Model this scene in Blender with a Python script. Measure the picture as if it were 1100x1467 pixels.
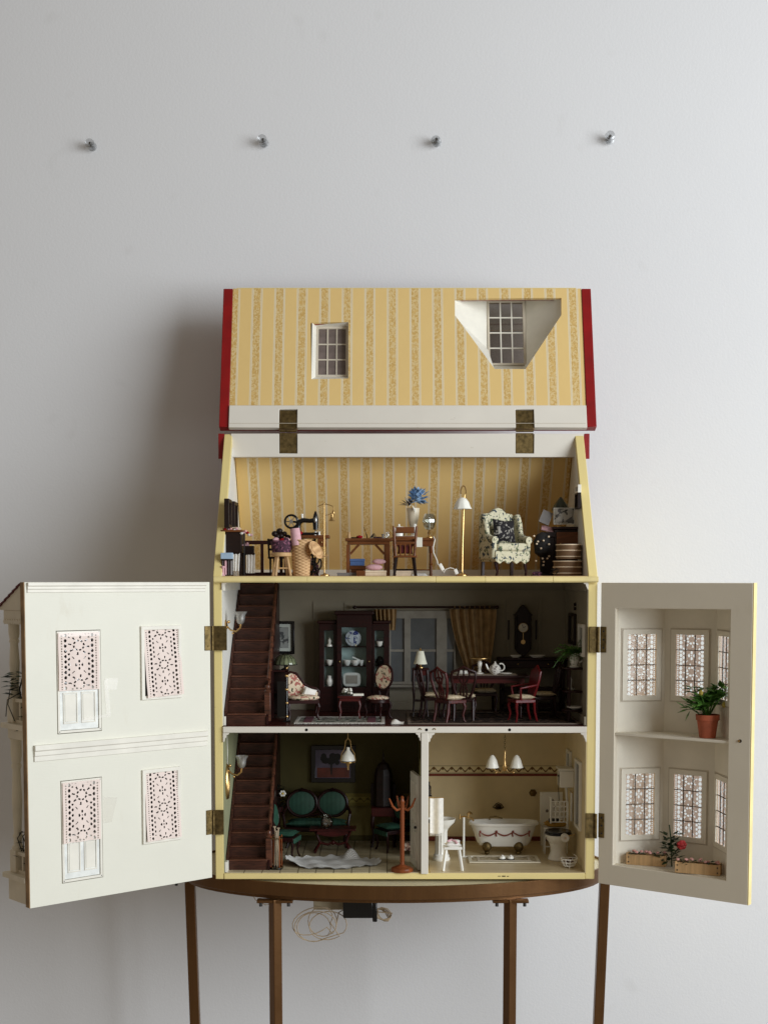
import bpy, math, random
from math import sin, cos, pi, radians, tan, atan2, sqrt
from mathutils import Vector, Matrix, Euler
from mathutils.geometry import tessellate_polygon
random.seed(7)
for o in list(bpy.data.objects): bpy.data.objects.remove(o)
scene = bpy.context.scene
C = scene.collection
MM = 0.001                                   # everything below is written in millimetres

# ------------------------------------------------------------------ camera
F, PITCH, CX = 2000.0, radians(4.0), 550.0    # focal length in photo pixels
HZ = 832.0
CY = HZ + F*tan(PITCH)
DIST = 2000.0
cam = bpy.data.cameras.new('camera'); camo = bpy.data.objects.new('camera', cam); C.objects.link(camo)
cam.sensor_fit = 'HORIZONTAL'; cam.sensor_width = 36; cam.lens = F/1100*36
cam.shift_y = (CY-733.5)/1100
cam.clip_start = 0.05; cam.clip_end = 60
camo.location = (0, -DIST*MM, 0); camo.rotation_euler = (pi/2-PITCH, 0, 0)
scene.camera = camo

# ------------------------------------------------------------------ light: daylight from a tall window on the right
world = bpy.data.worlds.new('World'); scene.world = world; world.use_nodes = True
bg = world.node_tree.nodes['Background']; bg.inputs[0].default_value = (1.0, 0.86, 0.70, 1); bg.inputs[1].default_value = 0.19
def area(name, loc, target, sx, sy, power, col):
    L = bpy.data.lights.new(name, 'AREA'); L.shape = 'RECTANGLE'; L.size = sx; L.size_y = sy; L.energy = power; L.color = col
    o = bpy.data.objects.new(name, L); C.objects.link(o); o.location = loc
    o.rotation_euler = (Vector(target)-Vector(loc)).to_track_quat('-Z', 'Y').to_euler(); return o
area('window_light', (2.55, -2.0, 0.5), (0, 0.1, -0.1), 2.2, 2.0, 116, (0.90, 0.955, 1.0))
scene.view_settings.view_transform = 'Standard'; scene.view_settings.look = 'None'
scene.view_settings.exposure = 0.1; scene.view_settings.gamma = 1
scene.view_settings.use_curve_mapping = False
scene.render.engine = 'CYCLES'
scene.cycles.max_bounces = 8; scene.cycles.transparent_max_bounces = 24

# ------------------------------------------------------------------ photo pixel -> place
def ray(px, py):
    a = (px-CX)/F; b = -(py-CY)/F
    return Vector((a, cos(PITCH)+b*sin(PITCH), -sin(PITCH)+b*cos(PITCH)))
def P(px, py, Y=0.0):
    d = ray(px, py); t = (Y+DIST)/d.y
    return Vector((d.x*t, Y, d.z*t))
def PZ(py, Y=0.0): return P(550, py, Y).z
def XA(px, Y, z): return (px-CX)/F*((Y+DIST)*cos(PITCH)-z*sin(PITCH))
def on_plane(px, py, Mx, yoff=0.0):
    I = Mx.inverted(); o = I @ Vector((0, -DIST, 0)); d = I.to_3x3() @ ray(px, py)
    t = (yoff-o.y)/d.y; p = o+d*t
    return (p.x, p.z)

# ------------------------------------------------------------------ materials
def lin(c):
    return tuple(((v/255)/12.92 if v/255 <= .04045 else ((v/255+.055)/1.055)**2.4) for v in c[:3])+(1,)
class N:
    def __init__(s, name):
        s.m = bpy.data.materials.new(name); s.m.use_nodes = True; s.t = s.m.node_tree; s.n = s.t.nodes; s.l = s.t.links
        s.b = s.n['Principled BSDF']; s.tc = s.n.new('ShaderNodeTexCoord')
    def new(s, t, **k):
        x = s.n.new(t)
        for a, v in k.items(): setattr(x, a, v)
        return x
    def put(s, sock, v):
        if hasattr(v, 'links') or isinstance(v, bpy.types.NodeSocket): s.l.new(v, sock)
        else: sock.default_value = v
    def math(s, op, a, b=0.0, c=0.0):
        x = s.new('ShaderNodeMath', operation=op)
        for i, v in enumerate((a, b, c)): s.put(x.inputs[i], v)
        return x.outputs[0]
    def noise(s, scale, detail=3, vec=None, rough=.55, dist=0):
        x = s.new('ShaderNodeTexNoise'); x.inputs['Scale'].default_value = scale; x.inputs['Detail'].default_value = detail
        x.inputs['Roughness'].default_value = rough; x.inputs['Distortion'].default_value = dist
        s.l.new(vec if vec else s.tc.outputs['Object'], x.inputs['Vector']); return x.outputs['Fac']
    def mapv(s, scale=(1,1,1), loc=(0,0,0), rot=(0,0,0)):
        x = s.new('ShaderNodeMapping'); x.inputs['Scale'].default_value = scale; x.inputs['Location'].default_value = loc; x.inputs['Rotation'].default_value = rot
        s.l.new(s.tc.outputs['Object'], x.inputs['Vector']); return x.outputs[0]
    def mix(s, f, a, b):
        x = s.new('ShaderNodeMix', data_type='RGBA'); s.put(x.inputs[0], f); s.put(x.inputs[6], a); s.put(x.inputs[7], b); return x.outputs[2]
    def ramp(s, f, stops, interp='LINEAR'):
        x = s.new('ShaderNodeValToRGB'); x.color_ramp.interpolation = interp; e = x.color_ramp.elements
        while len(e) < len(stops): e.new(1)
        for i, (p, c) in enumerate(stops): e[i].position = p; e[i].color = c
        s.l.new(f, x.inputs[0]); return x.outputs[0]
    def xyz(s):
        x = s.new('ShaderNodeSeparateXYZ'); s.l.new(s.tc.outputs['Object'], x.inputs[0]); return x.outputs
    def bump(s, h, strength=.2, dist=.0006):
        x = s.new('ShaderNodeBump'); x.inputs['Strength'].default_value = strength; x.inputs['Distance'].default_value = dist
        s.l.new(h, x.inputs['Height']); s.l.new(x.outputs[0], s.b.inputs['Normal'])
    def fin(s, col, rough=.5, metal=0.0, spec=.5):
        s.put(s.b.inputs['Base Color'], col); s.put(s.b.inputs['Roughness'], rough); s.b.inputs['Metallic'].default_value = metal
        s.b.inputs['Specular IOR Level'].default_value = spec; return s.m
def sc(c, k): return tuple(min(255, v*k) for v in c)
def plain(name, c, rough=.5, metal=0, var=.07, scale=60, bump=.12, spec=.5):
    s = N(name); f = s.noise(scale, 5)
    col = s.mix(s.ramp(f, [(.3, (0,0,0,1)), (.7, (1,1,1,1))]), lin(sc(c, 1-var)), lin(sc(c, 1+var)))
    if bump: s.bump(s.noise(scale*6, 3), bump)
    return s.fin(col, rough, metal, spec)
def wood(name, c, rough=.35, var=.25, axis=0, scale=35):
    s = N(name); k = [1, 1, 1]; k[axis] = .12
    v = s.mapv(tuple(k)); f = s.noise(scale*4, 6, v, dist=1.2); g = s.noise(scale, 2)
    col = s.mix(s.ramp(f, [(.3, (0,0,0,1)), (.7, (1,1,1,1))]), lin(sc(c, 1-var)), lin(sc(c, 1+var*.8)))
    col = s.mix(s.math('MULTIPLY', g, .35), col, lin(sc(c, .6)))
    s.bump(f, .15); return s.fin(col, rough, 0, .3)
def floral(name, base, spots, scale=140, rough=.8):
    s = N(name); col = s.mix(s.noise(300, 2), lin(sc(base, .93)), lin(sc(base, 1.05)))
    for i, (c, lo) in enumerate(spots):
        f = s.noise(scale*(1+.25*i), 2, s.mapv((1,1,1), (.3*i+.1, .7*i, .2*i)), dist=.6)
        col = s.mix(s.ramp(f, [(lo, (0,0,0,1)), (lo+.03, (1,1,1,1))]), col, lin(c))
    s.bump(s.noise(700, 2), .25); return s.fin(col, rough, 0, .2)
WALLP = plain('painted_plaster', (214,212,207), .75, 0, .012, 4, .05, .3)
def make_wall_paint():
    s = N('wall_paint'); f = s.noise(2.2, 4); g = s.noise(240, 4)
    col = s.mix(f, lin((221,221,222)), lin((228,228,229)))
    d = s.noise(16, 1); col = s.mix(s.ramp(d, [(.72, (0,0,0,1)), (.80, (.10,.10,.10,1))]), col, lin((176,172,166))); sf = s.noise(28, 6, s.mapv((.25, 1, 1.6)), rough=.75); col = s.mix(s.ramp(sf, [(.66, (0,0,0,1)), (.78, (.06,.06,.06,1))]), col, lin((190,184,176)))
    s.bump(s.math('ADD', g, s.math('MULTIPLY', s.noise(9, 3), 1.5)), .2, .0013); return s.fin(col, .62, 0, .3)
WALLP = make_wall_paint()
YEL = plain('cream_yellow_paint', (232,213,150), .5, 0, .05, 25, .15)
def used(name, c, dirt, rough=.5):
    s = N(name); col = s.mix(s.noise(9, 5), lin(sc(c, .965)), lin(sc(c, 1.02)))
    f = s.noise(24, 7, s.mapv((1, 1, .35)), rough=.72); col = s.mix(s.ramp(f, [(.60, (0,0,0,1)), (.74, (.30,.30,.30,1))]), col, lin(dirt))
    g = s.noise(210, 3, rough=.8); col = s.mix(s.ramp(g, [(.74, (0,0,0,1)), (.77, (.5,.5,.5,1))]), col, lin(dirt))
    s.bump(s.math('ADD', s.noise(500, 3, s.mapv((.15, 1, 1))), s.math('MULTIPLY', s.noise(40, 4), 2)), .22, .0005); return s.fin(col, rough)
CREAM = used('cream_white_paint', (230,228,214), (206,196,172))
def worn(name, c, dirt, amt=.72):
    s = N(name); f = s.noise(30, 6, rough=.7); g = s.noise(90, 6, s.mapv((.2, 1, 1)), rough=.7)
    col = s.mix(s.noise(12, 4), lin(sc(c, .95)), lin(sc(c, 1.03)))
    col = s.mix(s.ramp(s.math('MULTIPLY', f, g), [(amt*.55, (0,0,0,1)), (amt*.62, (.7,.7,.7,1))]), col, lin(dirt))
    s.bump(s.noise(400, 4), .15); return s.fin(col, .5)
WHT = worn('worn_white_paint', (226,220,208), (150,130,95))
YELW = worn('worn_yellow_paint', (234,214,146), (150,120,70))
TRIM = plain('white_trim_paint', (232,228,216), .45, 0, .03, 30, .1)
GREYW = plain('warm_grey_paint', (206,196,178), .55, 0, .03, 20, .1)
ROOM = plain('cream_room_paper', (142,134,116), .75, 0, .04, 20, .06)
BATHP = plain('tan_bathroom_paper', (220,202,162), .75, 0, .04, 20, .06)
GREENP = plain('olive_green_paper', (84,76,34), .75, 0, .06, 20, .06)
GREENL = plain('pale_olive_wainscot', (132,120,66), .75, 0, .05, 20, .06)
GREENW = plain('sage_green_paper', (150,152,118), .75, 0, .05, 20, .06)
RED = plain('dark_red_paint', (138,11,14), .4, 0, .08, 30, .1)
REDSH = plain('dark_red_shingle', (92,22,20), .7, 0, .15, 60, .3)
BRASS = plain('brass', (206,172,116), .36, 1, .08, 60, .05)
ABRASS = plain('aged_brass', (112,95,62), .5, 1, .22, 160, .3)
def bronze():
    s = N('bronze_paint'); f = s.noise(60, 6, s.mapv((1, 1, .08)), rough=.7); g = s.noise(18, 5, rough=.7)
    col = s.mix(f, lin((88,60,34)), lin((122,86,50))); col = s.mix(s.ramp(g, [(.52, (0,0,0,1)), (.70, (.3,.3,.3,1))]), col, lin((84,56,32)))
    col = s.mix(s.ramp(s.noise(300, 4, rough=.8), [(.70, (0,0,0,1)), (.74, (.8,.8,.8,1))]), col, lin((150,122,86)))
    s.bump(s.noise(300, 4), .15); return s.fin(col, s.math('MULTIPLY_ADD', g, .3, .2), .7)
BRONZE = bronze()
BLACK = plain('black_enamel', (14,13,13), .22, 0, .1, 60, .05)
DARKM = plain('dark_grey', (38,35,33), .6, 0, .1, 60, .1)
WHITE = plain('white_porcelain', (240,238,230), .18, 0, .02, 30, 0)
SHADE = plain('white_glass_shade', (240,238,228), .3, 0, .02, 30, 0)
CLOTHW = plain('white_cloth', (232,229,222), .9, 0, .04, 200, .5, .1)
CLOTHP = plain('pink_cloth', (214,170,176), .9, 0, .05, 200, .5, .1)
CLOTHR = plain('red_cloth', (150,24,34), .85, 0, .1, 200, .5, .1)
PURP = floral('purple_woven', (78,52,66), [((140,90,110), .55), ((40,26,36), .58)], 260)
BLUE = plain('blue_card', (84,116,172), .7, 0, .05, 80, .1)
LBLUE = plain('pale_blue_card', (160,184,206), .7, 0, .05, 80, .1)
CARDC = plain('cream_card', (226,206,178), .8, 0, .05, 80, .1)
CARDG = plain('grey_card', (128,124,122), .8, 0, .05, 80, .1)
WOODA = wood('brown_wood', (112,66,34))
WOODZ = wood('brown_wood_upright', (112,66,34), axis=2)
WOODL = wood('pale_wood', (206,168,120), .5, .12, 2)
WOODD = wood('dark_wood', (32,17,12), .45, .3)
MAHO = wood('mahogany', (74,22,19), .38, .3)
MAHOD = wood('dark_mahogany', (42,14,12), .38, .3)
MAHOR = wood('red_mahogany', (98,16,19), .32, .2)
STAIR = wood('stair_wood', (88,54,40), .32, .4, 0, 45)
STAIRD = wood('stair_riser_wood', (68,40,30), .4, .4, 0, 45)
ORANGEW = wood('orange_wood', (136,72,38), .28, .2, 2)
DFLOOR = wood('dark_floor_wood', (70,30,24), .3, .3)
EDGEW = plain('raw_board_edge', (150,120,84), .7, 0, .15, 60, .2)
TEAL = plain('teal_cabinet_lining', (196,220,212), .6, 0, .05, 60, 0)
TERRA = plain('terracotta', (176,92,62), .75, 0, .1, 70, .2)
LEAF = plain('leaf_green', (72,112,44), .45, 0, .35, 120, .1)
LEAFD = plain('dark_leaf_green', (30,52,22), .5, 0, .35, 120, .1)
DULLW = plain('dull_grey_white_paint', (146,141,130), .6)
LEAFB = plain('black_green_leaf', (20,24,18), .5, 0, .3, 120, .1)
YFLOW = plain('yellow_petal', (226,190,70), .6, 0, .1, 120, .1)
RFLOW = plain('rose_petal', (206,62,66), .6, 0, .15, 120, .1)
PFLOW = plain('pink_petal', (214,160,152), .6, 0, .15, 120, .1)
BFLOW = plain('blue_petal', (146,176,208), .7, 0, .25, 150, .2)
WFLOW = plain('white_petal', (226,224,214), .7, 0, .08, 150, .1)
WICK = N('wicker')
def mkw(s):
    x = s.xyz(); k = 1/.0022
    a = s.math('SINE', s.math('MULTIPLY', x[2], k*2*pi*.5)); b = s.math('SINE', s.math('MULTIPLY', x[0], k*2*pi*.22))
    h = s.math('MULTIPLY', a, b); f = s.math('ADD', s.math('MULTIPLY', h, .3), .5)
    s.bump(f, .9, .002)
    return s.fin(s.mix(s.math('ADD', f, s.math('MULTIPLY', s.noise(150, 4), .4)), lin((150,104,62)), lin((224,184,134))), .7)
WICK = mkw(WICK)
GREENF = N('green_satin')
def mkg(s):
    x = s.xyz(); a = s.math('SINE', s.math('MULTIPLY', x[0], 2*pi/.007))
    col = s.mix(s.math('MULTIPLY_ADD', a, .5, .5), lin((50,94,76)), lin((62,108,90)))
    return s.fin(s.mix(s.noise(60, 3), col, lin((34,64,50))), .55)
GREENF = mkg(GREENF)
FLORW = floral('floral_upholstery', (204,198,170), [((66,76,84), .575), ((92,104,76), .59)], 170)
FLORP = floral('rose_tapestry', (226,208,180), [((176,108,98), .55), ((70,76,52), .60), ((232,216,196), .62)], 150)
FLORD = floral('dark_tapestry_cushion', (34,32,34), [((150,146,138), .56), ((20,20,20), .60)], 120)
SEATF = floral('cream_damask', (222,206,176), [((196,178,146), .55)], 200)
RUGP = floral('grey_green_rug', (148,152,144), [((54,64,58), .50), ((120,70,80), .60), ((190,186,174), .60)], 110)
RUGD = floral('dark_carpet', (70,56,50), [((26,20,20), .46), ((120,100,84), .58)], 130)
RUGB = floral('pale_bath_mat', (196,184,156), [((150,134,104), .60)], 160)
CURT = plain('ochre_curtain', (158,130,92), .85, 0, .1, 90, .3, .1)
GREYP = floral('grey_print', (176,172,164), [((96,94,92), .52), ((60,58,58), .60)], 90)
def tiles():
    s = N('pale_floor_tile'); x = s.xyz()
    def g(v, p): return s.math('LESS_THAN', s.math('FRACT', s.math('DIVIDE', v, p)), .06)
    f = s.math('MAXIMUM', g(x[0], .026), g(x[1], .026))
    col = s.mix(s.noise(70, 4), lin((186,172,140)), lin((212,200,168)))
    return s.fin(s.mix(f, col, lin((120,108,84))), .4)
TILE = tiles()
def vinyl():
    s = N('tan_lino'); f = s.noise(120, 5, s.mapv((.08, 1, 1)))
    return s.fin(s.mix(f, lin((186,166,128)), lin((226,208,168))), .32)
LINO = vinyl()
def stripes():
    s = N('striped_wallpaper'); x = s.xyz(); p = .0354
    u = s.math('FRACT', s.math('ADD', s.math('DIVIDE', x[0], p), .37))
    y0, wl = lin((233,202,136)), lin((232,223,196))
    n = s.noise(330, 2, s.mapv((1, 1, .7)), dist=.9)
    n2 = s.noise(120, 2)
    gold = s.mix(s.ramp(n, [(.49, (0,0,0,1)), (.53, (1,1,1,1))]), lin((224,200,146)), lin((202,166,98)))
    gold = s.mix(s.ramp(n2, [(.5, (0,0,0,1)), (.6, (.6,.6,.6,1))]), gold, lin((216,180,108)))
    def band(a, b): return s.math('MULTIPLY', s.math('GREATER_THAN', u, a), s.math('LESS_THAN', u, b))
    fine = s.math('MULTIPLY_ADD', s.math('SINE', s.math('MULTIPLY', x[2], 2*pi/.0011)), .05, .05)
    base = s.mix(fine, y0, lin((212,172,98)))
    c = s.mix(band(.50, .985), base, wl)
    c = s.mix(band(.535, .55), c, lin((206,178,120))); c = s.mix(band(.935, .95), c, lin((206,178,120)))
    c = s.mix(band(.585, .90), c, gold)
    c = s.mix(s.math('MULTIPLY', s.noise(9, 5, rough=.7), .3), c, lin((200,160,100)))
    s.bump(s.math('ADD', s.noise(22, 3), s.math('MULTIPLY', n, .15)), .35, .0015); return s.fin(c, .7, 0, .2)
WPAPER = stripes()
def frieze(name, ground, ink, p, red=None):
    s = N(name); x = s.xyz()
    u = s.math('FRACT', s.math('DIVIDE', x[0], p)); v = x[2]
    du = s.math('SUBTRACT', u, .5)
    arch = s.math('ABSOLUTE', s.math('SUBTRACT', s.math('MULTIPLY', s.math('COSINE', s.math('MULTIPLY', du, 2*pi)), p*.22), v))
    a = s.math('LESS_THAN', arch, p*.09)
    r = s.math('ADD', s.math('POWER', s.math('MULTIPLY', du, p), 2), s.math('POWER', s.math('SUBTRACT', v, p*.12), 2))
    b = s.math('LESS_THAN', r, (p*.17)**2)
    tp = s.math('GREATER_THAN', s.math('ABSOLUTE', v), p*.36); c = s.mix(s.math('MAXIMUM', s.math('MAXIMUM', a, b), s.math('MULTIPLY', tp, .6)), lin(ground), lin(ink))
    return s.fin(c, .7, 0, .2)
FRZB = frieze('bathroom_frieze_paper', (226,210,168), (112,84,52), .0145)
FRZG = frieze('gilt_frieze_paper', (150,138,74), (104,92,44), .0125)
def glass(name, tint=(.93,.95,.96,1), k=.1, rough=.03, edge=.5):
    m = bpy.data.materials.new(name); m.use_nodes = True; n = m.node_tree.nodes; n.clear(); l = m.node_tree.links
    o = n.new('ShaderNodeOutputMaterial'); mx = n.new('ShaderNodeMixShader'); t = n.new('ShaderNodeBsdfTransparent'); g = n.new('ShaderNodeBsdfGlossy')
    fr = n.new('ShaderNodeLayerWeight'); fr.inputs[0].default_value = .25
    ma = n.new('ShaderNodeMath'); ma.operation = 'MULTIPLY_ADD'; ma.inputs[1].default_value = edge; ma.inputs[2].default_value = k
    t.inputs[0].default_value = tint; g.inputs['Roughness'].default_value = rough
    l.new(fr.outputs['Facing'], ma.inputs[0]); l.new(ma.outputs[0], mx.inputs[0]); l.new(t.outputs[0], mx.inputs[1]); l.new(g.outputs[0], mx.inputs[2]); l.new(mx.outputs[0], o.inputs[0]); return m
GLASS = glass('window_glass', k=.004, edge=.1)
GLASSD = glass('smoky_glass', (.55,.52,.50,1), .05)
GLASSV = glass('vase_glass', (.86,.88,.86,1), .22, .05)
TAPE = glass('clear_tape', (.985,.98,.975,1), .02, .3)
PINPL = glass('clear_plastic', (.90,.91,.92,1), .14, .25)
def lace_mat(name='lace', tl=.4):
    m = bpy.data.materials.new(name); m.use_nodes = True; n = m.node_tree.nodes; l = m.node_tree.links; b = n['Principled BSDF']
    o = n['Material Output']; tr = n.new('ShaderNodeBsdfTranslucent'); mx = n.new('ShaderNodeMixShader'); mx.inputs[0].default_value = tl
    nz = n.new('ShaderNodeTexNoise'); nz.inputs['Scale'].default_value = 500; cr = n.new('ShaderNodeValToRGB')
    cr.color_ramp.elements[0].color = lin((236,214,204)); cr.color_ramp.elements[1].color = lin((250,238,230)); l.new(nz.outputs['Fac'], cr.inputs[0])
    l.new(cr.outputs[0], b.inputs['Base Color']); tr.inputs[0].default_value = lin((250,216,196)); b.inputs['Roughness'].default_value = .9
    l.new(b.outputs[0], mx.inputs[1]); l.new(tr.outputs[0], mx.inputs[2]); l.new(mx.outputs[0], o.inputs[0]); return m
LACE = lace_mat(); LACED = lace_mat('dense_lace', .06)
MUNT = plain('dark_glazing_bar', (96,84,70), .6)

# ------------------------------------------------------------------ mesh building
class M:
    def __init__(s): s.v = []; s.f = []
    def add(s, vs, fs):
        b = len(s.v); s.v += [tuple(v) for v in vs]; s.f += [tuple(i+b for i in f) for f in fs]; return s
    def box(s, x0, x1, y0, y1, z0, z1):
        return s.add([(x0,y0,z0),(x1,y0,z0),(x1,y1,z0),(x0,y1,z0),(x0,y0,z1),(x1,y0,z1),(x1,y1,z1),(x0,y1,z1)],
                     [(0,3,2,1),(4,5,6,7),(0,1,5,4),(1,2,6,5),(2,3,7,6),(3,0,4,7)])
    def obox(s, c, size, rot=(0,0,0)):
        R = Euler(rot).to_matrix(); c = Vector(c); h = [k/2 for k in size]
        vs = [c+R@Vector((sx*h[0], sy*h[1], sz*h[2])) for sz in (-1,1) for sx, sy in ((-1,-1),(1,-1),(1,1),(-1,1))]
        return s.add(vs, [(0,3,2,1),(4,5,6,7),(0,1,5,4),(1,2,6,5),(2,3,7,6),(3,0,4,7)])
    def bar(s, p0, p1, w, d=None):
        p0, p1 = Vector(p0), Vector(p1); d = d or w; q = (p1-p0).to_track_quat('Z', 'Y').to_matrix(); L = (p1-p0).length
        vs = [p0+q@Vector((a*w/2, b*d/2, z)) for z in (0, L) for a, b in ((-1,-1),(1,-1),(1,1),(-1,1))]
        return s.add(vs, [(0,3,2,1),(4,5,6,7),(0,1,5,4),(1,2,6,5),(2,3,7,6),(3,0,4,7)])
    def cyl(s, p0, p1, r0, r1=None, n=10):
        p0, p1 = Vector(p0), Vector(p1); r1 = r0 if r1 is None else r1; q = (p1-p0).to_track_quat('Z', 'Y').to_matrix(); L = (p1-p0).length
        vs = [p0+q@Vector((r*cos(2*pi*i/n), r*sin(2*pi*i/n), z)) for z, r in ((0, r0), (L, r1)) for i in range(n)]
        return s.add(vs, [(i, (i+1) % n, n+(i+1) % n, n+i) for i in range(n)]+[tuple(range(n-1, -1, -1)), tuple(range(n, 2*n))])
    def lathe(s, prof, c=(0,0,0), n=18, sx=1, sy=1, axis='z', wob=None):
        vs = []
        for r, z in prof:
            for i in range(n):
                a = 2*pi*i/n; rr = r*(1+(wob(a, z) if wob else 0)); x, y = rr*cos(a)*sx, rr*sin(a)*sy
                vs.append({'z': (c[0]+x, c[1]+y, c[2]+z), 'y': (c[0]+x, c[1]+z, c[2]+y), 'x': (c[0]+z, c[1]+x, c[2]+y)}[axis])
        k = len(prof); fs = [(j*n+i, j*n+(i+1) % n, (j+1)*n+(i+1) % n, (j+1)*n+i) for j in range(k-1) for i in range(n)]
        if prof[0][0] > .01: fs.append(tuple(range(n-1, -1, -1)))
        if prof[-1][0] > .01: fs.append(tuple(range((k-1)*n, k*n)))
        return s.add(vs, fs)
    def shell(s, prof, t, **k):           # open bowl or shade with wall thickness t
        return s.lathe(prof+[(max(r-t, .02), z) for r, z in reversed(prof)]+[prof[0]] if False else prof+[(max(r-t, .02), z) for r, z in reversed(prof)], **k)
    def tube(s, pts, r, n=6, closed=False):
        pts = [Vector(p) for p in pts]; k = len(pts); rs = r if isinstance(r, (list, tuple)) else [r]*k; vs = []; prev = None
        for i, p in enumerate(pts):
            a = pts[(i-1) % k] if (closed or i) else p; b = pts[(i+1) % k] if (closed or i < k-1) else p
            t = (b-a); t = t.normalized() if t.length > 1e-9 else Vector((0,0,1))
            if prev is None:
                u = t.orthogonal().normalized()
            else:
                u = prev-t*prev.dot(t); u = u.normalized() if u.length > 1e-6 else t.orthogonal().normalized()
            prev = u; w = t.cross(u)
            for j in range(n): vs.append(p+(u*cos(2*pi*j/n)+w*sin(2*pi*j/n))*rs[i])
        m = k if closed else k-1
        fs = [(i*n+j, i*n+(j+1) % n, ((i+1) % k)*n+(j+1) % n, ((i+1) % k)*n+j) for i in range(m) for j in range(n)]
        if not closed: fs += [tuple(range(n-1, -1, -1)), tuple(range((k-1)*n, k*n))]
        return s.add(vs, fs)
    def ell(s, c, r, n=12, m=8):
        if not isinstance(r, (tuple, list)): r = (r, r, r)
        return s.lathe([(max(sin(pi*j/m), .001), -cos(pi*j/m)*r[2]) for j in range(m+1)], c, n, r[0], r[1])
    def pillow(s, c, w, h, t, rot=(0,0,0), k=7):     # soft cushion: w along x, h along z
        R = Euler(rot).to_matrix(); c = Vector(c); vs = []; n = k+1
        for side in (-1, 1):
            for j in range(n):
                for i in range(n):
                    a, b = 2*i/k-1, 2*j/k-1; q = max(0, (1-a**4)*(1-b**4))**.5
                    pin = 1-.10*(1-abs(a))*(abs(b)**3); pin2 = 1-.10*(1-abs(b))*(abs(a)**3)
                    vs.append(c+R@Vector((a*w/2*pin2, side*t/2*q, b*h/2*pin)))
        fs = []
        for sd in (0, 1):
            for j in range(k):
                for i in range(k):
                    q = [sd*n*n+j*n+i, sd*n*n+j*n+i+1, sd*n*n+(j+1)*n+i+1, sd*n*n+(j+1)*n+i]
                    fs.append(tuple(q if sd == 0 else q[::-1]))
        return s.add(vs, fs)
    def plate(s, outer, holes, d0, d1, plane='xz'):  # slab with openings
        loops = [outer]+list(holes)
        def to(a, b, d): return {'xz': (a, d, b), 'yz': (d, a, b), 'xy': (a, b, d)}[plane]
        flat = [p for L in loops for p in L]; base = len(flat)
        tri = tessellate_polygon([[Vector((a, b, 0)) for a, b in L] for L in loops])
        vs = [to(a, b, d0) for a, b in flat]+[to(a, b, d1) for a, b in flat]
        fs = [tuple(t) for t in tri]+[tuple(i+base for i in reversed(t)) for t in tri]; st = 0
        for L in loops:
            k = len(L); fs += [(st+i, st+(i+1) % k, base+st+(i+1) % k, base+st+i) for i in range(k)]; st += k
        return s.add(vs, fs)
    def sheet(s, fn, nu, nv, closed=False):
        vs = [fn(i/nu, j/nv) for j in range(nv+1) for i in range(nu+1)]; n = nu+1
        return s.add(vs, [(j*n+i, j*n+i+1, (j+1)*n+i+1, (j+1)*n+i) for j in range(nv) for i in range(nu)])
    def leaf(s, p, d, L, w, up=(0,0,1)):
        p, d = Vector(p), Vector(d).normalized(); u = d.cross(Vector(up)); u = u.normalized() if u.length > .01 else Vector((1,0,0)); n = u.cross(d)
        return s.add([p, p+d*L*.45+u*w/2-n*w*.1, p+d*L-n*L*.12, p+d*L*.45-u*w/2-n*w*.1, p+d*L*.5+n*w*.08], [(0,1,4),(1,2,4),(2,3,4),(3,0,4)])
    def leaves(s, c, n, L, w, rad, upb=.5, seed=1):
        R = random.Random(seed)
        for i in range(n):
            a = R.uniform(0, 2*pi); e = R.uniform(-.2, 1)
            d = Vector((cos(a), sin(a), e*upb*2)); p = Vector(c)+Vector((cos(a)*rad[0]*R.random(), sin(a)*rad[1]*R.random(), R.uniform(-1, 1)*rad[2]))
            s.leaf(p, d, L*R.uniform(.6, 1.2), w*R.uniform(.7, 1.2))
        return s
    def done(s, name, mat, parent=None, loc=(0,0,0), rot=(0,0,0), smooth=True, bevel=0, mw=None, fix=True):
        me = bpy.data.meshes.new(name); me.from_pydata([(x*MM, y*MM, z*MM) for x, y, z in s.v], [], s.f); me.materials.append(mat)
        if fix:
            import bmesh
            b = bmesh.new(); b.from_mesh(me); bmesh.ops.recalc_face_normals(b, faces=b.faces); b.to_mesh(me); b.free()
        if smooth:
            me.shade_smooth(); me.set_sharp_from_angle(angle=radians(38))
        return link(name, me, parent, loc, rot, bevel)
def link(name, me, parent=None, loc=(0,0,0), rot=(0,0,0), bevel=0):
    o = bpy.data.objects.new(name, me); C.objects.link(o); o.location = [k*MM for k in loc]; o.rotation_euler = rot
    if parent: o.parent = parent
    if bevel:
        b = o.modifiers.new('bevel', 'BEVEL'); b.width = bevel*MM; b.segments = 2; b.limit_method = 'ANGLE'; b.angle_limit = radians(50)
    return o
def tag(o, label, cat, group=None):
    o['label'] = label; o['category'] = cat
    if group: o['group'] = group
    return o
def T(name, label, cat, loc=(0,0,0), rz=0, group=None):
    o = bpy.data.objects.new(name, None); C.objects.link(o); o.empty_display_size = .01
    o.location = [k*MM for k in loc]; o.rotation_euler = (0, 0, rz); return tag(o, label, cat, group)
def rect(x0, z0, x1, z1): return [(x0,z0),(x1,z0),(x1,z1),(x0,z1)]
def arc(c, r, a0, a1, n, plane='xz', sy=1):
    out = []
    for i in range(n+1):
        a = radians(a0+(a1-a0)*i/n); u, v = r*cos(a), r*sy*sin(a)
        out.append({'xz': (c[0]+u, c[1], c[2]+v), 'yz': (c[0], c[1]+u, c[2]+v), 'xy': (c[0]+u, c[1]+v, c[2])}[plane])
    return out
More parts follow.
